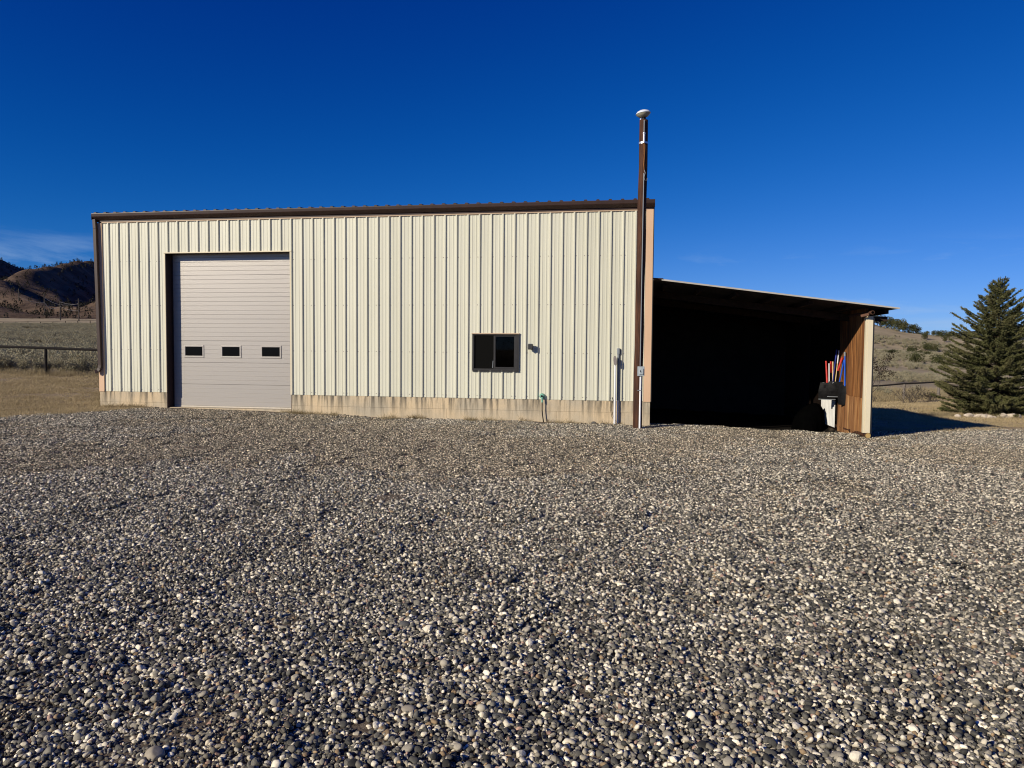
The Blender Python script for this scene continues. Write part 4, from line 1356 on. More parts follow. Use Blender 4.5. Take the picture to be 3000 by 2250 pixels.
def patch(name, seed, radius, med, sig, cover, floor):
    r_ = np.random.default_rng(seed)
    n_ = int(cover * radius ** 2 / (med ** 2 * 0.78))
    rr_ = radius * np.sqrt(r_.uniform(0, 1, n_))
    th = r_.uniform(0, 2 * np.pi, n_)
    size = np.clip(med * np.exp(r_.normal(0, sig, n_)), med * 0.5, med * 2.3)
    pos = np.stack([rr_ * np.cos(th), rr_ * np.sin(th), size * r_.uniform(-0.15, 0.75, n_) + r_.uniform(0, 0.006, n_)], 1)
    R_ = rot_any(r_, n_, 0.45)
    sh = r_.integers(0, len(SHAPES), n_)
    nv = len(SHAPES[0])
    base_ = np.stack(SHAPES)[sh]
    V = np.einsum('nij,nkj->nki', R_, base_) * size[:, None, None] + pos[:, None, :]
    F = SF[None] + (np.arange(n_) * nv)[:, None, None]
    c_ = PAL[r_.choice(len(PAL), n_, p=PW)] * np.exp(r_.normal(0, 0.16, n_))[:, None]
    col = np.repeat(np.hstack([c_, np.ones((n_, 1))])[:, None, :], nv, axis=1)
    me = npmesh(name, V.reshape(-1, 3), F.reshape(-1, 3), M['stone'], {'col': ('FLOAT_COLOR', col.reshape(-1, 4))}, smooth=True)
    me.polygons.foreach_set('use_smooth', np.repeat(r_.uniform(size=n_) > 0.35, len(SF)))     # a third of the stones are broken, not rolled
    return me


patches = [patch('gravel_coarse', 100 + k, 0.31, 0.0122, 0.27, 1.12, 0) for k in range(6)] + [patch('gravel_fine', 200 + k, 0.31, 0.0080, 0.42, 0.66, 0) for k in range(4)]


def gravel_points():
    sp = 0.40
    gx, gy = np.meshgrid(np.arange(-8, 34, sp), np.arange(-18.6, 4.6, sp * 0.87))
    gx = gx + (np.arange(gx.shape[0]) % 2)[:, None] * sp / 2
    P = np.stack([gx.ravel(), gy.ravel()], 1) + rng.uniform(-0.09, 0.09, (gx.size, 2))
    d = P - CAM[:2]
    dep = d @ np.array([_sy, _cy])
    lat = d @ np.array([_cy, -_sy])
    keep = (dep > 1.0) & (np.abs(lat) < 0.74 * dep + 3.2)
    P = P[keep]
    X, Y = P[:, 0], P[:, 1]
    front = (Y < -0.18) | ((X > 15.55) & (X < 20.2) & (Y < 0.75)) | (X > 20.75)
    keep = front & ~lawn_mask(X, Y)
    # a ragged edge: some stones stray into the turf
    keep = keep | (front & lawn_mask(X, Y) & ~lawn_mask(X + 0.35, Y - 0.35) & (rng.uniform(size=len(X)) < 0.5) & ((X < 3) | (X > 21)))
    P = P[keep]
    return P


GP = gravel_points()
X, Y = GP[:, 0], GP[:, 1]
e_ = 0.15
nx_ = -(H(X + e_, Y) - H(X - e_, Y)) / (2 * e_)
ny_ = -(H(X, Y + e_) - H(X, Y - e_)) / (2 * e_)
spin = rng.uniform(0, 2 * np.pi, len(X))
# tilt in world axes then spin: euler XYZ applied to a pre-spun mesh, so tilt about the spun axes
tx = np.arctan(-(ny_)) * np.cos(spin) + np.arctan(nx_) * np.sin(spin)
ty = np.arctan(nx_) * np.cos(spin) + np.arctan(ny_) * np.sin(spin)
track = np.exp(-((X - (6.4 + 0.10 * (Y + 10) ** 2 * 0.05 + 0.35 * Y * -0.2)) / 0.55) ** 2) + np.exp(-((X - (8.3 + 0.10 * (Y + 10) ** 2 * 0.05 + 0.35 * Y * -0.2)) / 0.55) ** 2)
worn = 0.7 * track * smooth(Y, -13, -9) + 0.55 * np.sin(X * 0.33 + 0.9) * np.sin(Y * 0.55 + X * 0.12 + 0.5) + 0.25 * np.sin(X * 1.1 - Y * 0.8) + 0.9 * smooth(Y, -12.5, -6.5) * (1 - 0.5 * smooth(X, 13, 20)) - 0.55
fine = worn + rng.normal(0, 0.22, len(X)) > 0.12
idx = np.where(fine, rng.integers(6, 10, len(X)), rng.integers(0, 6, len(X)))
scl = np.where(fine, rng.uniform(0.9, 1.25, len(X)), rng.uniform(0.92, 1.18, len(X)))
tn = np.exp(rng.normal(0, 0.06, len(X)))[:, None] * np.where(fine[:, None], np.array([[0.95, 0.895, 0.81]]), np.array([[1.0, 0.985, 0.96]]))
gravel = scatter('gravel', np.stack([X, Y, H(X, Y) - 0.004], 1), np.stack([tx * 0, ty * 0, spin], 1), scl, idx, patches, tn, kind='stuff')
gravel['label'] = 'loose grey river gravel covering the yard'
gravel['category'] = 'gravel'

# larger cobbles that stand out of the gravel
big, bigF = stone_shapes(3, 6, 77)
cob = [(1433, 1476, 0.075, 'cobble_dark', 'large dark grey cobble half sunk in the gravel mid-yard'),
       (1407, 1370, 0.055, 'cobble_pale', 'flat pale cobble lying beyond the large dark one'),
       (1187, 1832, 0.038, 'cobble_dark', 'egg shaped dark cobble in the gravel near the middle foreground'),
       (1462, 2103, 0.036, 'cobble_dark', 'grey round cobble at the bottom edge of the yard, middle'),
       (1196, 2080, 0.034, 'cobble_pale', 'tan cobble at the bottom edge left of the round grey one'),
       (455, 2210, 0.042, 'cobble_pale', 'long pale stone at the bottom left foreground'),
       (1560, 2110, 0.030, 'cobble_dark', 'small grey cobble right of the round grey cobble at bottom'),
       (2600, 1325, 0.060, 'cobble_pale', 'pale cobble on the gravel in front of the shed shadow'),
       (1740, 1242, 0.090, 'cobble_dark', 'dark cobble at the foot of the wall near the conduits'),
       (1765, 1244, 0.070, 'cobble_dark', 'smaller dark cobble at the wall foot beside its larger twin')]
for i, (cx, cy_, r_, mt, lab) in enumerate(cob):
    d = (at(cx, cy_, 1.0) - CAM)
    tt = 3.0
    for _ in range(30):
        p = CAM + d * tt
        tt += (float(H(p[0], p[1])) + r_ * 0.2 - p[2]) / d[2] * 0.9
    p = CAM + d * tt
    W = big[i % 6] * r_
    a = rng.uniform(0, 6.28)
    W = W @ np.array([[math.cos(a), math.sin(a), 0], [-math.sin(a), math.cos(a), 0], [0, 0, 1]])
    me = npmesh('cobble', W + np.array([p[0], p[1], float(H(p[0], p[1])) + r_ * 0.22]), bigF, M[mt], smooth=True)
    tag(link('cobble', me, None), lab, 'cobble', 'larger stones in the gravel')


# ------------------------------------------------------------------ leaf meshes
def tris(c, d, n_, L, W, r_, shade=None):
    """triangular leaves: base centre c, direction d, width W, length L"""
    side = np.cross(d, r_.normal(size=d.shape))
    side /= np.linalg.norm(side, axis=1)[:, None] + 1e-9
    V = np.stack([c - side * W[:, None] / 2, c + side * W[:, None] / 2, c + d * L[:, None]], 1)
    return V.reshape(-1, 3), np.arange(len(c) * 3).reshape(-1, 3), np.repeat(shade if shade is not None else np.zeros(len(c)), 3)


def unit(v):
    return v / (np.linalg.norm(v, axis=1)[:, None] + 1e-9)


def sage_mesh(seed, mat, n_=900, w_=0.6, h_=0.75, leaf=0.075):
    r_ = np.random.default_rng(seed)
    heads = 22
    hc = np.stack([r_.normal(0, 0.30, heads) * w_, r_.normal(0, 0.30, heads) * w_, r_.uniform(0.35, 0.85, heads) * h_], 1)
    k = r_.integers(0, heads, n_)
    t_ = r_.uniform(0, 1, n_) ** 0.45
    c = hc[k] * t_[:, None] + r_.normal(0, 0.075, (n_, 3)) * t_[:, None]
    c[:, 2] = np.abs(c[:, 2])
    d = unit(c * np.array([0.8, 0.8, 0.2]) + np.array([0, 0, 0.45]) + r_.normal(0, 0.35, (n_, 3)))
    V, F, S = tris(c, d, n_, r_.uniform(0.7, 1.3, n_) * leaf, r_.uniform(0.3, 0.5, n_) * leaf, r_, (r_.uniform(size=n_) < 0.25) * 0.7)
    return npmesh('sagebrush', V, F, mat, {'shade': ('FLOAT', S)})


def tuft_mesh(seed, mat, n_=26, h_=0.07, w_=0.05, lean=0.5):
    r_ = np.random.default_rng(seed)
    c = np.stack([r_.normal(0, w_, n_), r_.normal(0, w_, n_), np.zeros(n_)], 1)
    d = unit(np.stack([r_.normal(0, lean, n_), r_.normal(0, lean, n_), np.ones(n_)], 1))
    V, F, S = tris(c, d, n_, r_.uniform(0.5, 1.3, n_) * h_, np.full(n_, 0.010), r_, r_.uniform(size=n_) ** 2)
    return npmesh('tuft', V, F, mat, {'shade': ('FLOAT', S)})


def zrot(n_):
    return np.stack([np.zeros(n_), np.zeros(n_), rng.uniform(0, 2 * np.pi, n_)], 1)


# short dry lawn on both sides
lawn_src = [tuft_mesh(300 + k, M['drygrass'], 44, 0.062, 0.11, 0.75) for k in range(5)]
xl = np.concatenate([rng.uniform(-19, 2.2, 22000), rng.uniform(20.7, 42, 15000)])
yl = np.concatenate([rng.uniform(-7, 10.6, 22000), rng.uniform(-0.5, 35, 15000)])
kp = lawn_mask(xl, yl) & ~((xl > -0.05) & (xl < 15.4) & (yl > -0.05)) & (np.sin(xl * 0.9 + 1.7 * np.sin(yl * 0.7)) * np.sin(yl * 1.1 + xl * 0.3) > rng.uniform(-1.5, 0.9, len(xl)))
xl, yl = xl[kp], yl[kp]
o = scatter('lawn_grass', np.stack([xl, yl, H(xl, yl) - 0.005], 1), zrot(len(xl)), rng.uniform(0.6, 1.35, len(xl)) * np.where(yl > 9.5, 1.5, 1.0), rng.integers(0, 5, len(xl)), lawn_src, kind='stuff')
o['label'], o['category'] = 'short dry yellow lawn grass beside the building', 'grass'

# taller pale grass along the fences and round the footing
tall_src = [tuft_mesh(320 + k, M['palegrass'], 34, 0.34, 0.09, 0.35) for k in range(4)]
fx = np.concatenate([rng.uniform(-22, -1, 900), rng.uniform(24, 48, 3200), rng.uniform(26, 31, 220)])
fy_ = np.concatenate([10.55 + 0.165 * (fx[:900] + 11.1) + rng.normal(0, 0.45, 900), 36.5 + 0.16 * (fx[900:4100] - 33) + rng.uniform(-2.5, 12, 3200), 12.0 + rng.normal(0, 0.25, 220)])
o = scatter('tall_grass', np.stack([fx, fy_, H(fx, fy_) - 0.01], 1), zrot(len(fx)), np.concatenate([rng.uniform(0.4, 1.0, 900), rng.uniform(0.6, 1.5, 3200), rng.uniform(0.3, 0.7, 220)]), rng.integers(0, 4, len(fx)), tall_src, kind='stuff')
o['label'], o['category'] = 'tall pale dry grass along the fences', 'grass'

weed_src = [tuft_mesh(340 + k, M['palegrass'], 30, 0.16, 0.06, 0.8) for k in range(3)]
wspots = [(5.98, 0.24, 9), (6.25, 0.3, 8), (6.75, 0.45, 10), (8.9, 0.3, 6), (9.35, 0.35, 7), (10.95, 0.12, 6), (11.5, 0.25, 6), (13.3, 0.5, 8), (13.9, 0.5, 7), (1.35, 0.15, 10), (0.7, 0.3, 10), (20.9, 0.15, 6)]
wx_ = np.concatenate([rng.normal(c, s_, k) for c, s_, k in wspots])
wy_ = -0.10 - np.abs(rng.normal(0, 0.14, len(wx_)))
o = scatter('weeds', np.stack([wx_, wy_, H(wx_, wy_)], 1), zrot(len(wx_)), rng.uniform(0.5, 1.3, len(wx_)), rng.integers(0, 3, len(wx_)), weed_src, kind='stuff')
o['label'], o['category'] = 'small dry weeds at the foot of the concrete wall', 'weeds'

# sagebrush land beyond the fences
sage_src = [sage_mesh(400 + k, M['sage']) for k in range(6)]


def sector(n_, p0, p1, z0, z1):
    z = np.sqrt(rng.uniform(z0 ** 2, z1 ** 2, n_))
    lat = (rng.uniform(p0, p1, n_) - 1500) / FPX * z
    return CAM[0] + _cy * lat + _sy * z, CAM[1] - _sy * lat + _cy * z


xa, ya_ = sector(9000, -420, 420, 36.5, 310)
xn, yn = sector(420, -520, 420, 34.4, 60)
xb, yb_ = sector(12000, 2430, 3350, 54, 265)
keepb = (np.sin(xb / 11.0 + 2 * np.sin(yb_ / 17.0)) + np.sin(yb_ / 6.0 + xb / 23.0) + rng.normal(0, 0.5, len(xb))) > 0.25
xb, yb_ = xb[keepb], yb_[keepb]
xs_, ys_ = np.concatenate([xa, xn, xb]), np.concatenate([ya_, yn, yb_])
sc_ = np.concatenate([rng.uniform(0.9, 1.75, len(xa)), rng.uniform(0.9, 1.5, len(xn)), rng.uniform(0.6, 1.5, len(xb))])
ok = np.concatenate([ya_ > 11.6 + 0.165 * (xa + 11.1), yn > 11.6 + 0.165 * (xn + 11.1), np.ones(len(xb), bool)])
xs_, ys_, sc_ = xs_[ok], ys_[ok], sc_[ok]
o = scatter('sagebrush_scrub', np.stack([xs_, ys_, H(xs_, ys_) - 0.06], 1), zrot(len(xs_)), np.stack([sc_, sc_, sc_ * rng.uniform(0.75, 1.1, len(sc_))], 1), rng.integers(0, 6, len(xs_)), sage_src, kind='stuff')
o['label'], o['category'] = 'grey-green sagebrush covering the open land', 'sagebrush'

# the row of sagebrush right behind the left fence, bush by bush
near_sage = [sage_mesh(430 + k, M['sage'], 1900, 0.75, 1.0, 0.07) for k in range(3)]
for i, pxx in enumerate(np.linspace(-110, 285, 12)):
    p = at(pxx + rng.uniform(-8, 8), 1090, 34.2 + rng.uniform(0.0, 0.8))
    h_ = float(H(p[0], p[1]))
    o = link('sagebrush', near_sage[i % 3], None)
    o.location = (p[0], p[1], h_ - 0.04)
    o.rotation_euler = (0, 0, rng.uniform(0, 6.28))
    q = rng.uniform(0.85, 1.2)
    o.scale = (q, q, q * rng.uniform(0.85, 1.1))
    tag(o, 'grey-green sagebrush growing just behind the dark rail fence', 'sagebrush', 'sagebrush along the rail fence')

# burnt and living trees dotted over the hill
def cone_tree(seed, mat, n_=46):
    r_ = np.random.default_rng(seed)
    t_ = r_.uniform(0, 1, n_)
    a = r_.uniform(0, 6.28, n_)
    rad = (1 - t_) * 0.26 + 0.03
    c = np.stack([rad * np.cos(a), rad * np.sin(a), t_], 1)
    d = unit(np.stack([np.cos(a), np.sin(a), r_.uniform(-0.3, 1.0, n_)], 1))
    V, F, S = tris(c, d, n_, np.full(n_, 0.22), np.full(n_, 0.16), r_, r_.uniform(size=n_))
    return npmesh('hill_tree', V, F, mat, {'shade': ('FLOAT', S)})


ct = [cone_tree(500 + k, M['burnt']) for k in range(4)]
hi, hk = rng.integers(5, 295, 9000), rng.integers(4, 290, 9000)
kk = np.concatenate([np.full(700, 268), np.full(700, 272), np.full(500, 264)])
ii = rng.integers(5, 295, len(kk))
hi, hk = np.concatenate([hi, ii]), np.concatenate([hk, kk + rng.integers(-3, 4, len(kk))])
hx = HX[hi, hk] + rng.uniform(-3, 3, len(hi))
hy = HY[hi, hk] + rng.uniform(-3, 3, len(hi))
hs = rng.uniform(2.5, 6.5, len(hi))
o = scatter('hill_trees', np.stack([hx, hy, HZ[hi, hk] - 0.8], 1), zrot(len(hi)), hs, rng.integers(0, 4, len(hi)), ct, kind='stuff')
o['label'], o['category'] = 'scattered dark burnt trees over the distant hillside', 'trees'


# ------------------------------------------------------------------ spruce
def spruce(base_p, height, seed):
    r_ = np.random.default_rng(seed)
    T = thing('spruce_tree', 'dense dark green blue spruce at the right behind pale stones', 'tree', base_p)
    bp = np.array(base_p, float)
    MB().tube([bp + (0, 0, -0.2), bp + (0.02, 0, height * 0.5), bp + (0, 0, height * 0.97)], [0.13, 0.07, 0.012], 10).build('trunk', M['bark'], T, smooth=True)
    C_, D_, L_, W_, S_ = [], [], [], [], []
    brs = MB()
    z = 0.10
    while z < height * 0.945:
        u_ = z / height
        rad = 2.45 * (1 - u_) ** 0.68 * (0.86 + 0.14 * min(1, u_ * 5)) * (1 - 0.30 * min(1, max(0, u_ - 0.62) / 0.3)) + 0.04
        if u_ < 0.08:
            rad *= 0.9 + u_
        nb_ = int(13 * (1 - u_) ** 0.4 + 4)
        a0 = r_.uniform(0, 6.28)
        for k in range(nb_):
            a = a0 + 6.283 * k / nb_ + r_.normal(0, 0.16)
            ln = rad * r_.uniform(0.62, 1.18) * (1 + 0.05 * math.sin(3 * a + z * 2.1) + 0.06 * math.sin(5 * a - z * 3.3))
            el_ = math.radians(-6 + 62 * u_ ** 1.5 + r_.normal(0, 6))
            d = np.array([math.cos(a) * math.cos(el_), math.sin(a) * math.cos(el_), math.sin(el_)])
            side = np.array([-math.sin(a), math.cos(a), 0])
            z0 = z + r_.normal(0, 0.05)

            def P(t_):
                return np.array([0, 0, z0]) + d * ln * t_ + np.array([0, 0, (-0.10 * math.sin(t_ * 2.6) + 0.14 * t_ ** 3) * ln * (1 - 0.6 * u_)])
            brs.tube([P(0) + bp, P(0.5) + bp, P(0.97) + bp], [0.018 * (1.2 - u_), 0.011, 0.004], 5, cap=False)
            nt_ = max(5, int(ln / 0.060))
            shade_b = r_.uniform(0, 1)
            for j in range(nt_):
                t_ = 0.18 + 0.82 * (j + 0.5) / nt_
                p = P(t_)
                for sg in (-1, 1, 0):
                    if sg == 0 and t_ < 0.8:
                        continue
                    tl = (0.10 + 0.26 * (1 - t_) * min(1, ln)) * r_.uniform(0.7, 1.2) if sg else 0.12
                    td = d * 0.75 + side * sg * r_.uniform(0.55, 0.95) + np.array([0, 0, r_.uniform(-0.12, 0.28)])
                    td = td / np.linalg.norm(td)
                    m_ = 11 if sg else 14
                    q = r_.uniform(0, 1, m_)
                    c = p[None] + td[None] * (q * tl)[:, None]
                    dd = unit(td[None] * 0.75 + unit(r_.normal(size=(m_, 3))) * 0.75 + np.array([[0, 0, 0.12]]))
                    C_.append(c)
                    D_.append(dd)
                    L_.append(r_.uniform(0.05, 0.095, m_))
                    W_.append(np.full(m_, 0.030))
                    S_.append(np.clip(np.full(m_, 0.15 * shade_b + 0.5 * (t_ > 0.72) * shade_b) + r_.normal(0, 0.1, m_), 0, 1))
        z += 0.105 + 0.13 * u_ + 0.07 * r_.uniform()
    # leader
    m_ = 60
    q = r_.uniform(0, 1, m_)
    C_.append(np.stack([np.zeros(m_), np.zeros(m_), height * (0.91 + 0.09 * q)], 1))
    D_.append(unit(np.stack([r_.normal(0, 0.5, m_), r_.normal(0, 0.5, m_), np.ones(m_)], 1)))
    L_.append(np.full(m_, 0.065))
    W_.append(np.full(m_, 0.022))
    S_.append(np.full(m_, 0.3))
    brs.build('branches', M['bark'], T)
    C_, D_ = np.concatenate(C_), np.concatenate(D_)
    V, F, S = tris(C_ + bp, D_, len(C_), np.concatenate(L_), np.concatenate(W_), r_, np.concatenate(S_))
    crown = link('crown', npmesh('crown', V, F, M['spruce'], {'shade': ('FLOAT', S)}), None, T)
    return T


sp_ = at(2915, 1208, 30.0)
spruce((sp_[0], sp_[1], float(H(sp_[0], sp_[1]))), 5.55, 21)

# stones edging the spruce bed
bs, bsF = stone_shapes(3, 5, 91)
stone_px = [(2806, 0.15, 'grey stone half hidden in grass, first of the bed edging'), (2838, 0.22, 'largest rounded pale stone of the spruce bed edging'), (2856, 0.15, 'small pale stone right of the largest edging stone'),
            (2871, 0.21, 'tall rounded grey edging stone under the spruce'), (2885, 0.19, 'rounded pale edging stone beside the tall grey one'), (2899, 0.16, 'flat pale edging stone low in the grass'),
            (2911, 0.12, 'smallest pale edging stone under the spruce'), (2939, 0.24, 'wide pale edging stone past the gap in the row'), (2964, 0.23, 'long flat pinkish edging stone near the end of row'),
            (2985, 0.17, 'last pale edging stone beside the soil mound')]
for i, (pxx, r_, lab) in enumerate(stone_px):
    p = at(pxx, 1222, 27.9 + 0.1 * math.sin(i))
    z = float(H(p[0], p[1]))
    r_ = r_ * 0.86
    W = bs[i % 5] * np.array([r_, r_ * 0.9, r_ * 1.25])
    a = rng.uniform(-0.5, 0.5)
    W = W @ np.array([[math.cos(a), math.sin(a), 0], [-math.sin(a), math.cos(a), 0], [0, 0, 1]])
    tag(link('edging_stone', npmesh('edging_stone', W + np.array([p[0], p[1], z + r_ * 0.42]), bsF, M['boulder'], smooth=True), None), lab, 'stone', 'stones edging the spruce bed')


# ------------------------------------------------------------------ junipers on the right-hand hillside
def juniper_mesh(seed, n_=2600):
    r_ = np.random.default_rng(seed)
    lobes = 16
    lc = np.stack([r_.normal(0, 0.22, lobes), r_.normal(0, 0.22, lobes), r_.uniform(0.28, 0.80, lobes)], 1)
    lr = r_.uniform(0.14, 0.26, lobes)
    k = r_.integers(0, lobes, n_)
    nrm = unit(r_.normal(size=(n_, 3)))
    c = lc[k] + nrm * (lr[k] * r_.uniform(0.75, 1.05, n_))[:, None]
    d = unit(nrm + r_.normal(0, 0.6, (n_, 3)) + np.array([0, 0, 0.4]))
    V, F, S = tris(c, d, n_, r_.uniform(0.04, 0.09, n_), r_.uniform(0.03, 0.05, n_), r_, np.repeat(r_.uniform(0, 0.6, lobes)[k][:, None], 1, 1)[:, 0])
    return npmesh('juniper_crown', V, F, M['juniper'], {'shade': ('FLOAT', S)})


jm_ = [juniper_mesh(600 + k) for k in range(5)]
jt_ = []
for k in range(2):
    mbt = MB().tube([(0, 0, -0.1), (0.01, 0.01, 0.25), (0.03 * (1 - 2 * k), 0, 0.55)], [0.035, 0.025, 0.012], 7)
    me = bpy.data.meshes.new('juniper_trunk')
    me.from_pydata(mbt.v, [], mbt.f)
    me.materials.append(M['bark'])
    jt_.append(me)


def ground_hit(pxx, pyy, z0, z1):
    d = at(pxx, pyy, 1.0) - CAM
    z = np.linspace(z0, z1, 900)
    p = CAM[None] + d[None] * z[:, None]
    g__ = p[:, 2] - H(p[:, 0], p[:, 1])
    i = np.argmax(g__ < 0) if (g__ < 0).any() else int(np.argmin(np.abs(g__)))
    return p[i], z[i]


def juniper(i, pxx, pyy, hp, wp, lab, grp, z0=60, z1=320):
    """foot at pixel (pxx, pyy), hp tall and wp wide in photograph pixels"""
    p, z = ground_hit(pxx, pyy, z0, z1)
    T = thing('juniper_tree', lab, 'tree', (p[0], p[1], float(H(p[0], p[1]))), grp)
    hh, ww = 1.25 * hp / FPX * z, wp / FPX * z
    for nm, me in (('trunk', jt_[i % 2]), ('crown', jm_[i % 5])):
        o = bpy.data.objects.new(nm, me)
        COL.objects.link(o)
        o.parent = T
        o.scale = (ww * 1.05, ww * 1.05, hh)
        o.rotation_euler = (0, 0, i * 1.9)
    return T


JS = [(2570, 951, 24, 34), (2584, 954, 22, 26), (2597, 960, 26, 30), (2612, 964, 26, 30), (2628, 970, 28, 32), (2645, 974, 30, 34), (2556, 950, 26, 30), (2663, 976, 22, 26), (2676, 977, 20, 24), (2690, 978, 16, 18), (2736, 980, 14, 18), (2751, 982, 16, 20), (2766, 985, 16, 22), (2782, 987, 12, 18)]
for i, (a, b, h_, w_) in enumerate(JS):
    juniper(i, a, b, h_, w_, 'dark green juniper in the line of trees along the hill crest', 'junipers on the hill crest', 150, 330)
JM = [(2717, 977, 10, 10, 'tiny lone juniper on the skyline past the crest trees'), (2708, 995, 18, 18, 'dark juniper just below the crest gap'), (2768, 1003, 16, 16, 'reddish round juniper high on the slope'),
      (2716, 1028, 22, 26, 'round juniper at upper end of the midslope pair'), (2735, 1032, 20, 22, 'smaller juniper beside the round midslope one'), (2613, 1039, 12, 34, 'low spreading juniper nearest the shed post'),
      (2672, 1041, 22, 34, 'wide dark juniper in the midslope row'), (2697, 1041, 13, 20, 'small juniper right of the wide midslope one'), (2717, 1043, 14, 20, 'brownish juniper at the end of the midslope row'),
      (2785, 1045, 16, 26, 'round juniper standing apart near the spruce'), (2684, 1071, 30, 40, 'largest conical juniper low on the slope'), (2745, 1074, 28, 36, 'rounded juniper low on the slope beside the conical one'),
      (2780, 1076, 24, 28, 'low juniper partly behind the spruce edge')]
for i, (a, b, h_, w_, lab) in enumerate(JM):
    juniper(i + 3, a, b, h_, w_, lab, 'junipers on the hillside', 60, 330)


# ------------------------------------------------------------------ small bare tree and shrub behind the shed post
def bare(name, label, cat, p, height, seed, leaves, trunk_r, spread, lev=4, lean=(0, 0)):
    r_ = np.random.default_rng(seed)
    T = thing(name, label, cat, p)
    mb = MB()
    tips = []

    def grow(a, d, ln, rad, l):
        b = a + d * ln
        mid = (a + b) / 2 + r_.normal(0, 0.05 * ln, 3)
        mb.tube([a, mid, b], [rad, rad * 0.85, rad * 0.65], 5, cap=False)
        if l <= 1:
            tips.extend([mid, b, a * 0.3 + b * 0.7])
        if l > 0:
            for _ in range(r_.integers(2, 4)):
                nd_ = d + r_.normal(0, spread, 3) + np.array([lean[0], lean[1], 0.12])
                grow(a + (b - a) * r_.uniform(0.55, 1.0), nd_ / np.linalg.norm(nd_), ln * r_.uniform(0.6, 0.85), rad * 0.6, l - 1)
    p = np.array(p, float)
    if cat == 'tree':
        grow(p - (0, 0, 0.1), np.array([0, 0, 1.0]), height * 0.36, trunk_r, lev)
    else:
        for _ in range(16):
            d = np.array([r_.normal(0, 0.6), r_.normal(0, 0.6), 1.0])
            grow(p + np.append(r_.normal(0, 0.18, 2), -0.05), d / np.linalg.norm(d), height * 0.45, trunk_r, lev)
    mb.build('trunk' if cat == 'tree' else 'stems', M['grey_bark'], T)
    tips = np.array(tips)
    n_ = leaves
    k = r_.integers(0, len(tips), n_)
    c = tips[k] + r_.normal(0, 0.06, (n_, 3))
    d = unit(r_.normal(size=(n_, 3)))
    V, F, S = tris(c, d, n_, r_.uniform(0.05, 0.10, n_), r_.uniform(0.04, 0.07, n_), r_, r_.uniform(0, 1, n_))
    link('crown', npmesh('crown', V, F, M['darkleaf'], {'shade': ('FLOAT', S)}), None, T)
    return T


p = at(2553, 1180, 38.0)
bare('young_tree', 'thin sparse young tree with dark leaves behind the shed post', 'tree', (p[0], p[1], float(H(p[0], p[1]))), 3.4, 5, 900, 0.03, 0.42, 4, (0.10, 0.02))
p = at(2668, 1178, 47.0)
bare('bare_shrub', 'dark leafless shrub beside the far fence post', 'shrub', (p[0], p[1], float(H(p[0], p[1]))), 1.25, 8, 120, 0.014, 0.35, 3)
p = at(2725, 1180, 47.0)
bare('bare_shrub', 'smaller dark shrub between the leafless shrub and the spruce', 'shrub', (p[0], p[1], float(H(p[0], p[1]))), 0.75, 9, 200, 0.012, 0.4, 3)


# ------------------------------------------------------------------ fences
def fence(name, label, a, step, n_, post_h, post_r, rail_r, pm, rm, pale_last=None):
    T = thing(name, label, 'fence', (a[0], a[1], float(H(a[0], a[1]))))
    tops = []
    for i in range(n_):
        x, y_ = a[0] + step[0] * i, a[1] + step[1] * i
        z = float(H(x, y_))
        MB().tube([(x, y_, z - 0.3), (x + 0.01, y_, z + post_h)], [post_r * 1.05, post_r], 9).build('post', M[pm], T, smooth='auto')
        tops.append((x, y_, z + post_h + rail_r * 0.6))
    for i in range(n_ - 1):
        mid = (np.array(tops[i]) + np.array(tops[i + 1])) / 2 + (0, 0, rng.uniform(-0.03, 0.02))
        MB().tube([tops[i], mid, tops[i + 1]], [rail_r, rail_r * 0.9, rail_r * 0.95], 8).build('rail', M[rm], T, smooth='auto')
    return T


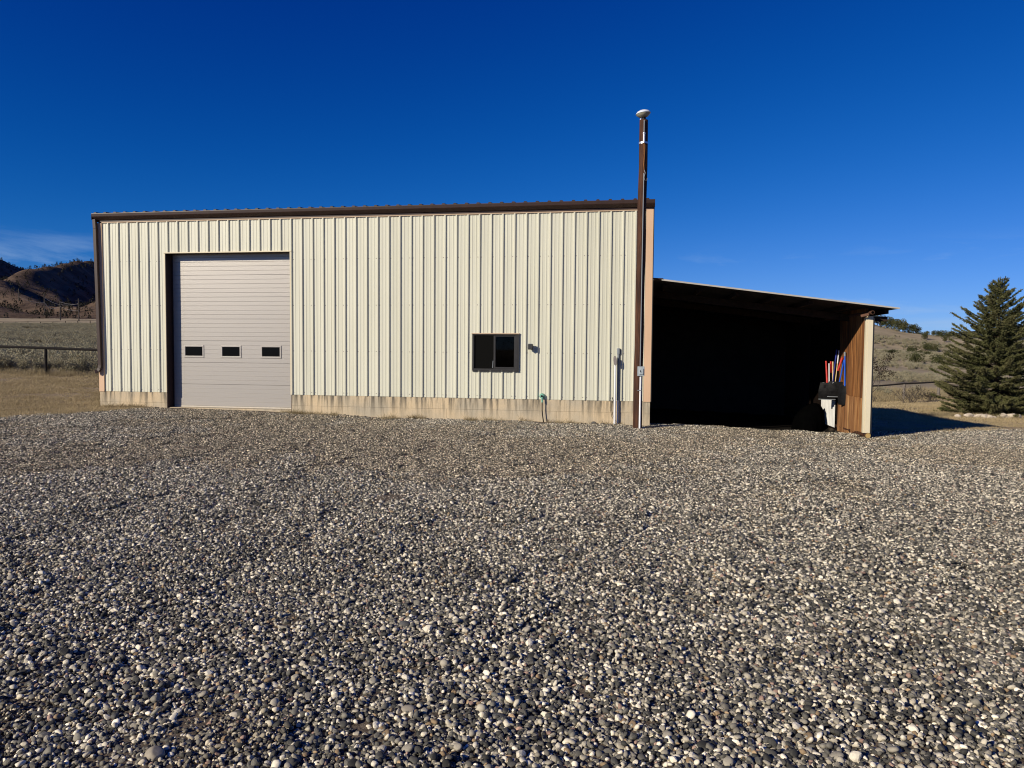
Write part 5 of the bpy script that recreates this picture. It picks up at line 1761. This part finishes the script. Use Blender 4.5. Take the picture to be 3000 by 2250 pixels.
fence('rail_fence', 'dark single rail fence across the lawn edge left of the building', (-11.10 - 2 * 2.96, 10.41 - 2 * 0.50), (2.96, 0.50), 8, 1.17, 0.055, 0.062, 'rail', 'rail')
fence('rail_fence', 'weathered rail fence below the juniper hillside on the right', (33.1 - 2.32 * 2, 34.97 - 0.39 * 2), (2.32, 0.39), 6, 1.09, 0.085, 0.06, 'rail_pale', 'rail')
a0 = at(10, 952, 300)
fence('far_fence', 'distant low post fence at the far side of the sage field', (a0[0] - 20, a0[1] - 3.5), (5.0, 0.85), 14, 1.7, 0.13, 0.06, 'rail', 'rail')

# ------------------------------------------------------------------ power line below the hill
poles = []
for pxx, pyy, z, top_, lab in ((177, 935, 400, 882, 'utility pole second from the building, below the burnt hill'), (231, 937, 390, 875, 'utility pole standing nearest the building corner'),
                              (131, 911, 640, 860, 'utility pole on the low knoll, third from the building'), (55.7, 897, 760, 846, 'utility pole farthest from the building, on the hill foot')):
    p = at(pxx, pyy, z)
    tp = at(pxx, top_, z)
    hgt = tp[2] - p[2]
    T = thing('utility_pole', lab, 'utility pole', p, 'utility poles below the hill')
    MB().tube([(p[0], p[1], p[2] - 8), (p[0], p[1], p[2] + hgt)], [0.34 * z / 400, 0.24 * z / 400], 8).build('pole', M['utility'], T, smooth='auto')
    MB().bar((p[0] - 1.1, p[1] - 0.9, p[2] + hgt * 0.92), (p[0] + 1.1, p[1] + 0.9, p[2] + hgt * 0.92), 0.18, 0.2).build('crossarm', M['utility'], T)
    poles.append((p, hgt))


def wire(a, b, sag, lab):
    a, b = np.array(a), np.array(b)
    q = [a + (b - a) * t_ - np.array([0, 0, sag * 4 * t_ * (1 - t_)]) for t_ in np.linspace(0, 1, 13)]
    tag(MB().tube(q, 0.085, 5).build('power_line', M['wire'], None, smooth=True), lab, 'power line', 'power lines below the hill')


def ptop(i, f=0.9):
    p, h_ = poles[i]
    return (p[0], p[1], p[2] + h_ * f)


wire(ptop(1, 0.75), ptop(0, 0.95), 0.6, 'upper wire between the two nearest utility poles')
wire(ptop(1, 0.42), ptop(0, 0.70), 0.6, 'lower wire between the two nearest utility poles')
wire(ptop(0, 0.70), ptop(2, 0.48), 3.0, 'sagging wire from second pole to the knoll pole')
wire(ptop(1, 0.76), ptop(2, 0.78), 3.0, 'wire from the nearest pole to the knoll pole')
wire(ptop(2, 0.48), ptop(3, 0.55), 2.0, 'wire between the two farthest utility poles')
